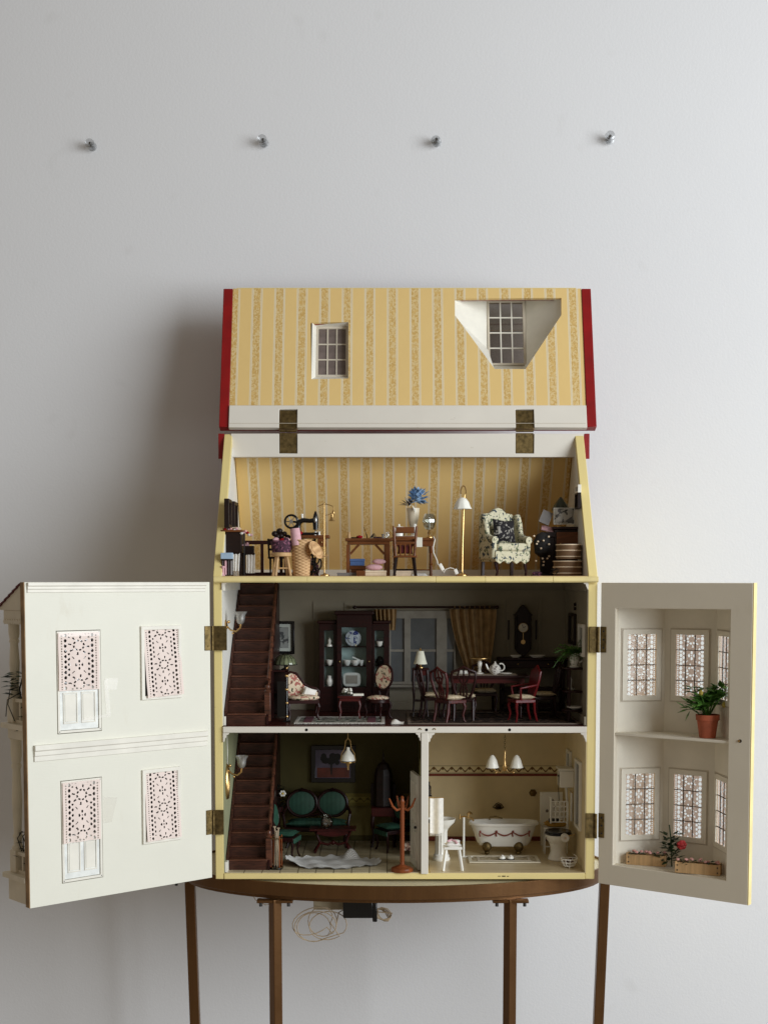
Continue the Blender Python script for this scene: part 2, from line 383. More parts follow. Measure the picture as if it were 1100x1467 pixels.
def copy_thing(root, loc, rz, label):
    r = root.copy(); C.objects.link(r); r.location = [k*MM for k in loc]; r.rotation_euler = (0, 0, rz); r['label'] = label
    for ch in list(root.children):
        c = ch.copy(); C.objects.link(c); c.parent = r
        for g in ch.children:
            d = g.copy(); C.objects.link(d); d.parent = c
    return r

# ------------------------------------------------------------------ setting: the plastered wall behind
WY = 345
w = M().box(-2600, 2600, WY, WY+120, -1400, 2000).done('wall', WALLP, smooth=False); w['kind'] = 'structure'

# ------------------------------------------------------------------ push pins in the wall
for (px, py, lab) in ((130,207,'clear push pin leftmost in the row along the wall'), (377,202,'clear push pin second from left in the wall row'),
                      (625,201,'clear push pin third from left in the wall row'), (873,197,'clear push pin rightmost in the row along the wall')):
    p = P(px, py, WY-14); t = T('push_pin', lab, 'push pin', (p.x, WY, p.z), 0, 'push pins along the wall')
    rr = random.Random(px)
    M().lathe([(5.5,-9),(7.5,-8.5),(7.8,-7),(5,-6.4),(4.6,-1)], (1,0,-1), 16, axis='y').done('collar', PINPL, t)
    M().lathe([(4.6,-20),(7.6,-19),(8.2,-16.5),(7,-15.6),(4.2,-13),(4.0,-9)], (0,-1,1), 16, axis='y').done('head', PINPL, t, rot=(rr.uniform(-.12,.1), 0, rr.uniform(-.12,.12)))
    M().lathe([(1.2,-22),(2.2,-21),(2.2,-14),(1.6,8)], (0,0,1), 10, axis='y').done('nail', plain('steel', (120,120,118), .35, 1), t)

# ------------------------------------------------------------------ oval table
ZB = PZ(1260); TZ = ZB-1.5
TX, TY, TA, TB = 15, 140, 328, 182
table = T('side_table', 'oval bronze metal table with cream top carrying the dollhouse', 'table', (TX, TY, TZ-760))
def oval(a, b, n=72): return [(a*cos(2*pi*i/n), b*sin(2*pi*i/n)) for i in range(n)]
M().plate(oval(TA-3.5, TB-3.5), [], 744, 757, 'xy').done('table_top', plain('cream_stone_top', (228,222,196), .25, 0, .05, 14, .05), table, bevel=1)
M().plate(oval(TA, TB), [oval(TA-4, TB-4)], 740, 760, 'xy').done('rim', BRONZE, table, bevel=.8)
M().plate(oval(TA-8, TB-8), [], 734, 739.5, 'xy').done('under_frame', BRONZE, table)
def leg(x0, x1, y, w=17, turn=0):
    m = M(); q = [(w/2*sqrt(2)*cos(turn+pi/4+k*pi/2), w/2*sqrt(2)*sin(turn+pi/4+k*pi/2)) for k in range(4)]
    m.add([(x1-TX+a, y-TY+b, 0) for a, b in q]+[(x0-TX+a, y-TY+b, 734) for a, b in q], [(3,2,1,0),(4,5,6,7)]+[(k, (k+1) % 4, 4+(k+1) % 4, 4+k) for k in range(4)])
    l = m.done('leg', BRONZE, table, smooth=False, bevel=1)
    M().box(x0-TX-26, x0-TX+26, y-TY-8, y-TY+8, 729.5, 733.5).done('bracket', BRONZE, l, bevel=.6)
    for q in (-20, 20): M().cyl((x0-TX+q, y-TY-7, 730), (x0-TX+q, y-TY-7, 725), 2.4, n=8).done('bolt', DARKM, l)
yf = -8
leg(XA(394, yf, -460), XA(394, yf, -1150)+6, yf, 14, radians(38)); leg(XA(731, yf, -460), XA(731, yf, -1150)-6, yf, 14, radians(38))
for (pa, pb) in ((272, 281), (866, 855)):
    xa = XA(pa, 130, -455); xb = XA(pb, 130, -675); leg(xa, xb+(xb-xa)*1.6, 130, 15)

# ------------------------------------------------------------------ cables and power box under the table
def cable(name, label, pts, r, mat, cat='cable'):
    o = M().tube(pts, r, 6).done(name, mat); return tag(o, label, cat)
CABW = plain('beige_cable', (172,152,124), .6, 0, .05, 60, 0)
YC = 22
pb_ = P(515, 1303, YC); s_ = 1.09
t = T('power_adapter', 'black power adapter block hanging under the table top', 'adapter', (pb_.x, YC, TZ-26.5))
M().box(-24, 20, -14, 14, -32, 0).done('case', BLACK, t, bevel=2); M().box(19, 26, -12, 12, -38, -8).done('plug_block', BLACK, t, bevel=1.5)
M().box(-3, -1, -15, -13, -18, -8).done('ridge', BLACK, t)
t = T('junction_box', 'beige junction box fixed under the table behind the black adapter', 'box', (XA(490, 46, -450), 46, TZ-26.5))
M().box(-42, 30, -10, 10, -26, 0).done('case', plain('beige_plastic', (190,178,150), .5), t, bevel=1); M().box(48, 88, -8, 8, -14, 0).done('mount', CREAM, t, bevel=1)
rng = random.Random(3); loops = []
for k in range(5):
    cx, cz, ra, rb, ro = 456+rng.uniform(-10,14), 1327+rng.uniform(-7,7), 31-3*k+rng.uniform(-3,3), 20+rng.uniform(-4,5), rng.uniform(-.5,.1)
    for i in range(20):
        a = 2*pi*i/20+1; u, v = ra*cos(a), rb*sin(a)
        loops.append(P(cx+u*cos(ro)-v*sin(ro), cz+u*sin(ro)+v*cos(ro), YC-6+2*k+3*sin(a)))
loops += [P(485, 1308, YC), P(492, 1304, YC)]
cable('cable_coil', 'coiled beige cable hanging below the table front left of the adapter', loops, .75, CABW)
lp = []
for i in range(34):
    a = i*.75; lp.append(P(549+13*cos(a)*(1-.012*i), 1309+9*sin(a*1.03)+i*.1, YC-5+i*.4))
cable('cable_bundle', 'knotted beige cable bundle right of the black adapter', [P(530,1306,YC)]+lp, 1.0, CABW)
cable('thin_wire', 'thin loose wire drooping under the table by the left leg', [P(358,1276,40), P(366,1290,60), P(380,1297,80), P(400,1295,110), P(418,1283,140), P(430,1275,150)], .6, CABW)

# ------------------------------------------------------------------ the dollhouse
XLo, XLi, XRi, XRo, YB = -244, -232, 292, 305, 250
ZG, ZM, ZA = PZ(1251.5), PZ(1041), PZ(826)
ZMb, ZAb = PZ(1050), PZ(834.5)
YR, ZRB, ZRT = 158, PZ(655, 158), PZ(622, 158)
house = T('dollhouse', 'open yellow and white wooden dollhouse with raised wallpapered roof on oval table', 'dollhouse', (30, 125, ZB))
HO = Vector((30, 125, ZB))
def H(m, name, mat, parent=None, **k):                    # part written in scene millimetres
    if parent is None:
        m.v = [tuple(Vector(v)-HO) for v in m.v]; return m.done(name, mat, house, **k)
    return m.done(name, mat, parent, **k)
def under(part): return part
YBA = 304                                              # the attic reaches further back under the rear eaves
gable = [(0,ZB),(0,ZA+2),(YR-2,ZRT),(YR+14,ZRT),(YBA+8,ZA+8),(YBA+8,ZAb),(YB+12,ZAb),(YB+12,ZB)]
sw1 = H(M().plate(gable, [], XLo, XLi, 'yz'), 'side_wall', YELW, bevel=.8)
sw2 = H(M().plate(gable, [], XRi, XRo, 'yz'), 'side_wall', YELW, bevel=.8)
H(M().box(XLi, XRi, YB, YB+10, ZB, ZAb), 'back_wall', YEL)
H(M().box(XLi+.3, XRi-.3, -1, YB-.4, ZB, ZG), 'base_board', YELW, bevel=.8)
mf = H(M().box(XLi+.3, XRi-.3, -3, YB-.4, ZMb, ZM), 'middle_floor', WHT, bevel=.8)
af = H(M().box(XLi+.3, XRi-.3, -2, YBA, ZAb+.6, ZA-.4), 'attic_floor', YEL)
lip = [(306,440,YEL),(440,624,YEL),(624,695,YELW),(695,792,YEL),(792,857,YEL)]
for i, (a, b, mt) in enumerate(lip):                      # moulding along the attic floor in joined lengths
    xa, xb = P(a, 830, -6).x+.15, P(b, 830, -6).x-.15; z0, z1 = ZAb, ZA
    H(M().plate([(-2.2,z0),(-7,z0),(-9,z0+2.2),(-9,z1-2.2),(-7,z1),(-2.2,z1)], [], xa, xb, 'yz'), 'floor_moulding', mt, bevel=.4)
for px in (439, 611, 730):
    p = P(px, 1046, -4); H(M().cyl((p.x,-3.4,p.z), (p.x,-2,p.z), 2.1, n=12), 'peg_hole', BLACK)
for px in (601.5, 622):
    p = P(px, 1046, -4); H(M().tube([(p.x+2*cos(a*pi/6), -3.5, p.z+2*sin(a*pi/6)) for a in range(7)], .6, 5), 'screw_ring', ABRASS)
# linings: wallpaper sheets stand 1 mm proud of the boards
def lining(x0, x1, z0, z1, mt, name='wallpaper', Y=YB): H(M().box(x0, x1, Y-1, Y-.05, z0, z1), name, mt)
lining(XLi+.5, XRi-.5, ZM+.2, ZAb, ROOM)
lining(XLi+.5, 55, ZG+.2, ZMb, GREENP)
lining(66, XRi-.5, ZG+.2, ZMb, BATHP)
def side_lining(x0, x1, z0, z1, mt): H(M().box(x0, x1, .4, YB-1.2, z0, z1), 'side_wallpaper', mt)
LW = plain('white_side_paper', (226,224,216), .6, 0, .02, 20, .05)
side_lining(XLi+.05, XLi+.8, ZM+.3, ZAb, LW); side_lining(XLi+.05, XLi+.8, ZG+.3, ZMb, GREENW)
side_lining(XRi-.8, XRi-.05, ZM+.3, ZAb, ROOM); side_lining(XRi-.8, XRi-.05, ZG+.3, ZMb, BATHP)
for X0, X1 in ((XLi+.05, XLi+.8), (XRi-.8, XRi-.05)):
    H(M().plate([(2,ZA+.3),(YR-8,ZRB+14),(YR+8,ZRB+14),(YBA-8,ZA+.3)], [], X0, X1, 'yz'), 'gable_lining', LW)
H(M().box(XLi+.9, XRi-.9, .5, YB-1.3, ZG+.05, ZG+.8), 'floor_tile_sheet', TILE) if False else None
H(M().box(XLi+.9, 57, .2, YB-1.3, ZG+.05, ZG+.9), 'tiled_floor', TILE)
H(M().box(67, XRi-.9, .2, YB-1.3, ZG+.05, ZG+.9), 'bathroom_floor', LINO)
H(M().box(XLi+.9, XRi-.9, -1.5, YB-1.3, ZM+.05, ZM+1.1), 'wood_floor', DFLOOR)
H(M().box(XLi+.9, XRi-.9, .2, YBA-1.3, ZA+.05, ZA+.8), 'attic_boards', WOODL)
# attic back slope with wallpaper, white skirting, rear roof
slope = [(YR+13, ZRT-6), (YBA-3, ZA+8)]
dy, dz = slope[1][0]-slope[0][0], slope[1][1]-slope[0][1]; L_ = sqrt(dy*dy+dz*dz); ang = atan2(dy, -dz)
wp = M().box(XLi+1-30, XRi-1-30, 0, 1, -L_, 0).done('sloping_wallpaper', WPAPER, house, loc=Vector((30, slope[0][0], slope[0][1]))-HO, rot=(ang, 0, 0))
H(M().box(XLi+1, XRi-1, YBA-10, YBA-6, ZA+.9, ZA+12), 'skirting', TRIM)
H(M().plate([(YR+10,ZRT-2),(YR+14.5,ZRT-1.5),(YBA+26,ZA-4),(YBA+20,ZA-9)], [], XLo-9, XRo+9, 'yz'), 'rear_roof', RED, bevel=.8)
# ridge beam
xb0, xb1 = P(331,640,YR).x, P(837,640,YR).x
def hinge_px(a): return P(a, 620, YR).x
hx = [(hinge_px(400), hinge_px(426)), (hinge_px(738), hinge_px(764.5))]
zt = PZ(621, YR-4)
nz0, nz1 = PZ(649.5, YR-4), zt
out = [(xb0, ZRB), (xb1, ZRB), (xb1, zt)]
for a, b in reversed(hx): out += [(b, zt), (b, nz0), (a, nz0), (a, zt)]
out += [(xb0, zt)]
H(M().plate(out, [], YR-4, YR+1.8), 'ridge_beam', WHT, bevel=.6)
H(M().box(xb0, xb1, YR+2, YR+9, ZRB, zt), 'ridge_back_beam', WHT)
for s_, (a, b) in ((-1, (XLo-9, XLo-.2)), (1, (XRo+.2, XRo+9))):
    H(M().plate([(YR-4,zt),(YR+8,zt),(YR+6,ZRB-2),(YR-6,ZRB-3)], [], a, b, 'yz'), 'red_bargeboard', RED, bevel=.6)
# raised roof lid
LEAN = radians(19); ZH = PZ(617.5, YR)
lidM = Matrix.Translation((0, YR, ZH)) @ Euler((-LEAN, 0, 0)).to_matrix().to_4x4()
def LP(px, py, yo=0.0): return on_plane(px, py, lidM, yo)
zw0 = LP(550, 582)[1]; ztop = LP(550, 413)[1]; zl0 = LP(550, 614)[1]
xl, xr = LP(334, 500)[0]-3, LP(835, 500)[0]+1
def poly(pts, yo=0.0): return [LP(a, b, yo) for a, b in pts]
sky = poly([(446,543),(499,542),(499,461),(445,462)])
dor = poly([(651.7,427.7),(804,426.4),(804,451),(752.7,528.4),(708.6,528.4),(651.7,451.4)])
dcx, dcz = sum(p[0] for p in dor)/6, sum(p[1] for p in dor)/6
lid = M().plate([(xl-15,zl0+3),(xr+15,zl0+3),(xr+15,ztop-1),(xl-15,ztop-1)], [sky, [((x-dcx)*1.06+dcx, (z-dcz)*1.08+dcz) for x, z in dor]], 5, 15).done('roof_lid', RED, house, loc=Vector((0, YR, ZH))-HO, rot=(-LEAN, 0, 0), bevel=.8)
M().plate([(xl,zw0),(xr,zw0),(xr,ztop),(xl,ztop)], [sky, dor], 0, 4.8).done('lid_wallpaper', WPAPER, lid)
for xa, xb in ((xl-15, xl-.3), (xr+.3, xr+15)): M().box(xa, xb, -1.5, 4.9, zl0+2.5, ztop-1).done('red_edge_band', RED, lid, bevel=.8)
M().box(xl+6, xr-8, -.15, 4, ztop+.1, ztop+1.2).done('lid_edge_strip', YELW, lid)
lo = [(xl, zl0), ]
nz = LP(550, 588)[1]; hl = [(LP(400,600)[0], LP(426,600)[0]), (LP(738,600)[0], LP(764.5,600)[0])]
out = [(xl+.2, zl0)]
for a, b in hl: out += [(a, zl0), (a, nz), (b, nz), (b, zl0)]
out += [(xr-.2, zl0), (xr-.2, zw0-.3), (xl+.2, zw0-.3)]
M().plate(out, [], -4.5, 4.7).done('lid_rail', WHT, lid, bevel=.6)
M().box(xl+2, xr-2, -5.2, -4.7, zl0+6.4, zl0+6.9).done('lid_rail_bead', GREYW, lid)
for a, b in hl:
    M().box(a, b, -.5, 4.6, zl0-1, nz).done('recess', EDGEW, lid)
    h = M().box(a+.8, b-.8, -2, -.6, zl0-1, nz-.4).done('hinge_leaf', ABRASS, lid, bevel=.3)
for a, b in hx:
    H(M().box(a+.8, b-.8, YR-2.2, YR-.6, nz0+.4, zt+1), 'roof_hinge_leaf', ABRASS, bevel=.3)
    H(M().cyl((a+.8, YR-3, ZH), (b-.8, YR-3, ZH), 1.8, n=10), 'roof_hinge_pin', ABRASS)
# skylight: reveal, frame, muntins, nine panes
def window(par, x0, z0, x1, z1, y, nx, nz_, fr, mu, dep, fmat, mmat, gmat, pane_t=.5, muy=None):
    f = M().plate(rect(x0, z0, x1, z1), [rect(x0+fr, z0+fr, x1-fr, z1-fr)], y, y+dep).done('window_frame', fmat, par, bevel=.3) if fr else None
    ax0, ax1, az0, az1 = x0+fr, x1-fr, z0+fr, z1-fr; pw, ph = (ax1-ax0)/nx, (az1-az0)/nz_
    my = y+dep*.3 if muy is None else muy
    for i in range(1, nx): M().box(ax0+i*pw-mu/2, ax0+i*pw+mu/2, my, my+1.2, az0, az1).done('muntin', mmat, par)
    for j in range(1, nz_): M().box(ax0, ax1, my+.1, my+1.1, az0+j*ph-mu/2, az0+j*ph+mu/2).done('muntin', mmat, par)
    me = None
    for i in range(nx):
        for j in range(nz_):
            lc = (ax0+(i+.5)*pw, my+1.6, az0+(j+.5)*ph)
            if me is None: o = M().box(-pw/2+.1, pw/2-.1, -pane_t/2, pane_t/2, -ph/2+.1, ph/2-.1).done('pane', gmat, par, loc=lc, smooth=False); me = o.data
            else: link('pane', me, par, lc)
sx0, sx1 = sky[0][0], sky[1][0]; sz0, sz1 = sky[0][1], sky[2][1]
SHADEPANE = plain('shade_grey_glass', (112,100,95), .18, 0, .12, 60, .03)  # opaque pane; its grey stands in for the shaded wall behind the lid
sq = [(sx0+6,sz0+10),(sx1-1,sz0+10),(sx1-1,sz1-1.5),(sx0+6,sz1-1.5)]
near = [(a, .3, b) for a, b in ((sx0,sz0),(sx1,sz0),(sx1,sz1),(sx0,sz1))]; far = [(a, 12, b) for a, b in sq]
M().add(near+far, [(i, (i+1) % 4, 4+(i+1) % 4, 4+i) for i in range(4)]).done('skylight_reveal', TRIM, lid, smooth=False)
window(lid, sx0+6, sz0+10, sx1-1, sz1-1.5, 11.5, 3, 3, 3.6, 2.2, 5, GREYW, GREYW, SHADEPANE)
M().box(sx0-3, sx1+3, 17, 20, sz0-3, sz1+3).done('skylight_backing', DARKM, lid)
# dormer: funnel-shaped white reveal back to a twelve-pane window
YD = 52
wr = [on_plane(a, b, lidM, YD) for a, b in ((699,431),(751,431),(751,500),(751,524),(699,524),(699,500))]
near = [(a, 4.9, b) for a, b in dor]; far = [(a, YD, b) for a, b in wr]
m = M().add(near+far, [(i, (i+1) % 6, 6+(i+1) % 6, 6+i) for i in range(6)])
big = [(a*1.0, 4.9, b) for a, b in dor]
m.done('dormer_reveal', TRIM, lid, smooth=False)
wx0, wz0, wx1, wz1 = wr[4][0], wr[4][1], wr[1][0], wr[1][1]
window(lid, wx0, wz0, wx1, wz1, YD-3, 3, 4, 3.5, 2.0, 5, GREYW, TRIM, GLASSD)
M().plate(rect(wx0-40, wz0-4, wx1+40, wz1+4), [rect(wx0+2, wz0+2, wx1-2, wz1-2)], YD+2.5, YD+6).done('dormer_front', YEL, lid)
M().box(wx0-42, wx1+42, YD-6, YD+9, wz1+4.2, wz1+5.5).done('dormer_roof', TRIM, lid)
# partition between the two ground-floor rooms
xp0, xp1 = XA(603, 0, -300), XA(613.5, 0, -300)
pt = H(M().plate([(3,ZG+1),(YB-1.3,ZG+1),(YB-1.3,ZMb-.2),(3,ZMb-.2)], [[(60,ZG+2),(60,ZMb-52),(128,ZMb-52),(128,ZG+2)][::-1]], xp0+1, xp1-1, 'yz'), 'partition_wall', GREENP)
H(M().box(xp1-.9, xp1-.1, 4, 58, ZG+1, ZMb-.3), 'partition_lining', BATHP); H(M().box(xp1-.9, xp1-.1, 130, YB-1.4, ZG+1, ZMb-.3), 'partition_lining', BATHP)
H(M().box(xp0, xp1, -4, 2.8, ZG-.6, ZMb-.1), 'post', WHT, bevel=.8)
def bracket(x, z, sx, s=11):
    pts = [(x, z), (x+sx*s, z), (x+sx*s*.9, z-s*.25), (x+sx*s*.55, z-s*.4), (x+sx*s*.5, z-s*.75), (x+sx*s*.3, z-s*.9), (x+sx*s*.25, z-s*1.35), (x, z-s*1.5)]
    H(M().plate(pts, [], -2.5, 2, 'xz'), 'corner_bracket', WHT, bevel=.4)
bracket(xp0-.1, ZMb-.2, -1, 8); bracket(xp1+.1, ZMb-.2, 1, 9); bracket(XLi+.3, ZMb-.2, 1, 9); bracket(XRi-.3, ZMb-.2, -1, 9)
bracket(XLi+.3, ZAb-.2, 1, 7); bracket(XRi-.3, ZAb-.2, -1, 7)
# open white inner door folded against the partition
dr = M().box(0, 62, -2.5, 2.5, 0, 138).done('inner_door', TRIM, house, loc=Vector((xp0-2, 12, ZG+2))-HO, rot=(0, 0, radians(99)), bevel=.5)
for z0, z1 in ((12,54),(64,126)):
    for x0, x1 in ((8,28),(34,54)):
        M().plate(rect(x0,z0,x1,z1), [rect(x0+2,z0+2,x1-2,z1-2)], 2.6, 3.6).done('door_panel_moulding', TRIM, dr)
M().ell((6, 5, 62), 2.2).done('door_knob', DARKM, dr); M().box(56, 62, 2.6, 4, 100, 106).done('door_hinge', ABRASS, dr)
# cornice, skirting, friezes
H(M().plate([(YB-1.1,ZAb),(YB-9,ZAb),(YB-7,ZAb-5),(YB-3,ZAb-12),(YB-1.1,ZAb-13)], [], XLi+1, XRi-1, 'yz'), 'cornice', ROOM, bevel=.4)
H(M().box(XLi+1, XLi+4, 3, YB-10, ZAb-12, ZAb-.2), 'side_cornice', TRIM, bevel=.5); H(M().box(XRi-4, XRi-1, 3, YB-10, ZAb-12, ZAb-.2), 'side_cornice', ROOM, bevel=.5)
H(M().box(XLi+1, XLi+5, 1, YB-3, ZG+1, ZG+16), 'side_skirting', TRIM, bevel=.5)
H(M().box(XLi+1, XLi+4, 1, YB-3, ZM+1.2, ZM+14), 'side_skirting', TRIM, bevel=.5); H(M().box(XRi-4, XRi-1, 1, YB-3, ZM+1.2, ZM+14), 'side_skirting', ROOM, bevel=.5)
H(M().box(XLi+1, XRi-1, YB-4, YB-1.1, ZM+1.2, ZM+14), 'back_skirting', ROOM, bevel=.5)
def band(x0, x1, z0, z1, mt, name, d=.6, rz=None):
    zc = (z0+z1)/2; M().box(x0-30, x1-30, -d, 0, z0-zc, z1-zc).done(name, mt, house, loc=Vector((30, YB-1.05, zc))-HO)
band(67, XRi-1, PZ(1108,YB), PZ(1097,YB), FRZB, 'frieze_border')
band(67, XRi-1, PZ(1112,YB), PZ(1108.6,YB), plain('red_brown_band', (120,48,26), .6), 'frieze_line', 1)
band(XLi+1, 55, PZ(1155,YB), PZ(1137,YB), FRZG, 'gilt_frieze'); band(XLi+1, 55, PZ(1157,YB), PZ(1155.6,YB), GREENL, 'chair_rail', 1.6)
band(XLi+1, 55, ZG+10, PZ(1157.6,YB), GREENL, 'wainscot', .8)
band(67, XRi-1, ZG+1, ZG+8, plain('dark_red_skirting', (110,40,24), .5), 'bath_skirting', 2)
# wall panel mouldings of the middle room
for a, b, c, d in ((449,862,495,1012), (728,862,771,938), (722,858,776,1012)):
    p0, p1 = P(a, d, YB-1), P(c, b, YB-1)
    H(M().plate(rect(p0.x,p0.z,p1.x,p1.z), [rect(p0.x+1.6,p0.z+1.6,p1.x-1.6,p1.z-1.6)], YB-2.6, YB-1.1), 'panel_moulding', ROOM)
# middle room window (three lights) with blue-grey panes
p0, p1 = P(557, 980, YB), P(652, 875, YB)
GP = plain('dull_blue_glass_pane', (96,100,102), .15, 0, .12, 20, .05)
x0, x1, z0, z1 = p0.x, p1.x, p0.z, p1.z; zt_ = PZ(886, YB)
wfr = H(M().plate(rect(x0,z0,x1,z1), [rect(x0+3,z0+4,XA(579,YB,-60),zt_), rect(XA(588,YB,-60),z0+4,XA(625,YB,-60),zt_), rect(XA(640,YB,-60),z0+4,x1-2,zt_)], YB-8, YB-1.2), 'window_surround', DULLW, bevel=.5)
for a, b in ((x0+3,XA(579,YB,-60)),(XA(588,YB,-60),XA(625,YB,-60)),(XA(640,YB,-60),x1-2)):
    zm = PZ(932, YB); H(M().box(a-.2, b+.2, YB-6, YB-3, zm-1.8, zm+1.8), 'sash_bar', DULLW)
    H(M().box(a+.1, b-.1, YB-3.6, YB-2.6, z0+4.1, zm-1.9), 'pane', GP); H(M().box(a+.1, b-.1, YB-3.6, YB-2.6, zm+1.9, zt_-.1), 'pane', GP)
H(M().box(x0-4, x1+4, YB-14, YB-1.2, z0-5, z0-.2), 'window_sill', DULLW, bevel=.8)
# right-hand wall: bathroom window and middle-room window casing
def side_window(y0, y1, z0, z1, name, mt):
    o = H(M().plate([(y0,z0),(y1,z0),(y1,z1),(y0,z1)], [[(y0+5,z0+5),(y1-5,z0+5),(y1-5,z1-5),(y0+5,z1-5)]], XRi-5, XRi-.9, 'yz'), name, mt, bevel=.4)
    H(M().box(XRi-2, XRi-1, y0+5.1, y1-5.1, z0+5.1, z1-5.1), 'pane', GP)
side_window(38, 92, PZ(1188,60), PZ(1090,60), 'side_window_frame', TRIM); side_window(18, 70, PZ(940,45), PZ(894,45), 'side_window_frame', TRIM)
side_window(150, 190, PZ(1105,170), PZ(1075,170), 'side_window_frame', TRIM)

# staircases
def stair(zf, zc, y0, y1, n, xa, xb):
    st = M().plate([(y0-2,zf+1),(y1,zf+1),(y1,zc-2),(y1-18,zc-2),(y0-2,zf+12)], [], xb, xb+3, 'yz')
    st.v = [tuple(Vector(v)-HO) for v in st.v]; st = st.done('staircase', MAHOD, house)
    rise, run = (zc-zf-2)/n, (y1-y0)/n; tr = rs = None
    for i in range(n):
        z = zf+rise*(i+1); y = y0+run*i; lc = Vector((xa, y, z))-HO
        if tr is None:
            o = M().box(0, xb-xa-.3, -2.2, run+1, -2.4, 0).done('tread', STAIR, st, loc=lc, bevel=.7); tr = o.data
            o2 = M().box(.2, xb-xa-.5, 0, 2, -rise+.1, -2.6).done('riser', STAIRD, st, loc=lc); rs = o2.data
        else: link('tread', tr, st, lc, bevel=.7); link('riser', rs, st, lc)
    m = M().plate([(y0-3,zf+1),(y0+8,zf+1),(y1,zc-14),(y1,zc-2),(y1-10,zc-2),(y0-3,zf+rise+4)], [], xa-3, xa-.2, 'yz'); m.v = [tuple(Vector(v)-HO) for v in m.v]
    m.done('wall_string', STAIRD, st)
    def q(y, dz): return Vector((xb+1.5, y, zf+(y-y0)/run*rise+rise+dz))-HO
    M().tube([q(y0+22, 28), q(y0+90, 28), q(y1-30, 26)], 2.6, 8).done('handrail', STAIR, st)
    for i in range(1, n-3):
        y = y0+run*(i+.5); M().cyl(q(y, -2)+Vector((0,0,0)), q(y, 27), 1.5, 1.1, 6).done('baluster', STAIR, st)
    p = q(y0+6, -rise); M().box(p.x-4.5, p.x+4.5, p.y-4, p.y+4, p.z, p.z+42).done('newel_post', STAIR, st, bevel=.8)
    M().lathe([(4.5,0),(5.5,1.5),(3,4),(4.4,7),(3.5,10),(.1,11.5)], (p.x, p.y, p.z+42), 12).done('newel_cap', STAIR, st)
    return st
XS0, XS1 = XLi+5, -170
stair(ZG, ZMb, 18, 236, 12, XS0, XS1); stair(ZM+.8, ZAb, 10, 236, 12, XS0, XS1)

# cast brass hinges of the doors
for side, spots in ((0, ((304.5,325,897,932),(306,320.5,1161,1196))), (1, ((857,844,898,935),(853,838.5,1166,1201)))):
    for cx, ex, y0, y1 in spots:
        a, b = P(cx, y0, -4), P(ex, y1, -4); xa, xb = sorted((a.x, b.x))
        H(M().box(xa, xb, -5, -1.4 if side == 0 else -.6, b.z, a.z), 'hinge_leaf', ABRASS, bevel=.3)
        H(M().cyl((a.x, -6.5, b.z), (a.x, -6.5, a.z), 2.1, n=10), 'hinge_barrel', ABRASS)
        for k in (.2, .5, .8):
            H(M().cyl(((xa+xb)/2+(2 if k == .5 else -2), -5.6, b.z+(a.z-b.z)*k), ((xa+xb)/2+(2 if k == .5 else -2), -4.9, b.z+(a.z-b.z)*k), 1.6, n=8), 'screw', ABRASS)

# ------------------------------------------------------------------ lace: a fine net with real holes
def lace_mesh(w, h, phase=0.0, cell=.56, fold=0.8, hs=.8, mat=None):
    nx, nz_ = int(w/cell), int(h/cell); per = 46.0
    def hole(x, z):
        a = abs(x); s = w/44.0
        if abs(a-18.2*s) < .9*hs: return (z % 3.0) < 1.5*hs+.2
        zz = z % 6.2
        if ((a-14.2*s)/(1.9*hs))**2+((zz-3.1)/(2.5*hs))**2 < 1: return True
        q = (z+phase) % per - per/2
        if ((a-10.6*s)/(1.4*hs))**2+((((z+3.1) % 6.2)-3.1)/(2.0*hs))**2 < 1 and abs(q) > 9: return True
        r = sqrt(x*x+q*q); th = atan2(q, x)
        if abs(r-5.6) < 1.2*hs: return (th*8/(2*pi)) % 1 < .62
        if 8.2 < r < 11.5 and a < 9*s+3:
            k = (th*8/(2*pi)+.31) % 1; return k < .22
        q2 = (z+phase+per/2) % per - per/2
        for dx, dz in ((0,4.2),(0,-4.2),(3.6,0),(-3.6,0)):
            if ((x-dx)/(1.4*hs))**2+((q2-dz)/(2.2*hs))**2 < 1: return True
        if (x*x+q2*q2) < .7: return True
        if abs(abs(x)-abs(q2)*.75) < .55 and 7 < abs(q2) < 10: return True
        return False
    v = []; f = []
    for j in range(nz_+1):
        for i in range(nx+1):
            x = -w/2+w*i/nx; z = -h*j/nz_
            v.append((x*MM, (fold*sin(x*.33+.5)*min(1, .3+j/nz_)+.3*sin(z*.12))*MM, z*MM))
    n = nx+1
    for j in range(nz_):
        for i in range(nx):
            x = -w/2+w*(i+.5)/nx; z = h*(j+.5)/nz_
            if 1 < i < nx-2 and 1 < j < nz_-2 and hole(x, z): continue
            f.append((j*n+i, j*n+i+1, (j+1)*n+i+1, (j+1)*n+i))
    me = bpy.data.meshes.new('lace_curtain'); me.from_pydata(v, [], f); me.materials.append(mat or LACE); me.shade_smooth(); return me

# ------------------------------------------------------------------ left door, swung open towards the camera
aL = atan2(-192, -215); dloc = Vector((XLo-4, -7, 0))
ML = Matrix.Translation(dloc) @ Euler((0, 0, aL)).to_matrix().to_4x4()
def DL(px, py, yo=0.0): return on_plane(px, py, ML, yo)
corners = [DL(302,1259), DL(44.5,1300.5), DL(34,832.5), DL(299,835.5)]
u1 = (corners[1][0]+corners[2][0])/2; zb_ = (corners[0][1]+corners[1][1])/2; zt_ = (corners[2][1]+corners[3][1])/2
def RL(px0, py0, px1, py1, yo=0.0):         # photo rectangle -> upright rectangle on the door
    p = [DL(px0,py0,yo), DL(px1,py0,yo), DL(px1,py1,yo), DL(px0,py1,yo)]
    xs = sorted(((p[0][0]+p[3][0])/2, (p[1][0]+p[2][0])/2)); zs = sorted(((p[0][1]+p[1][1])/2, (p[2][1]+p[3][1])/2))
    return xs[0], zs[0], xs[1], zs[1]
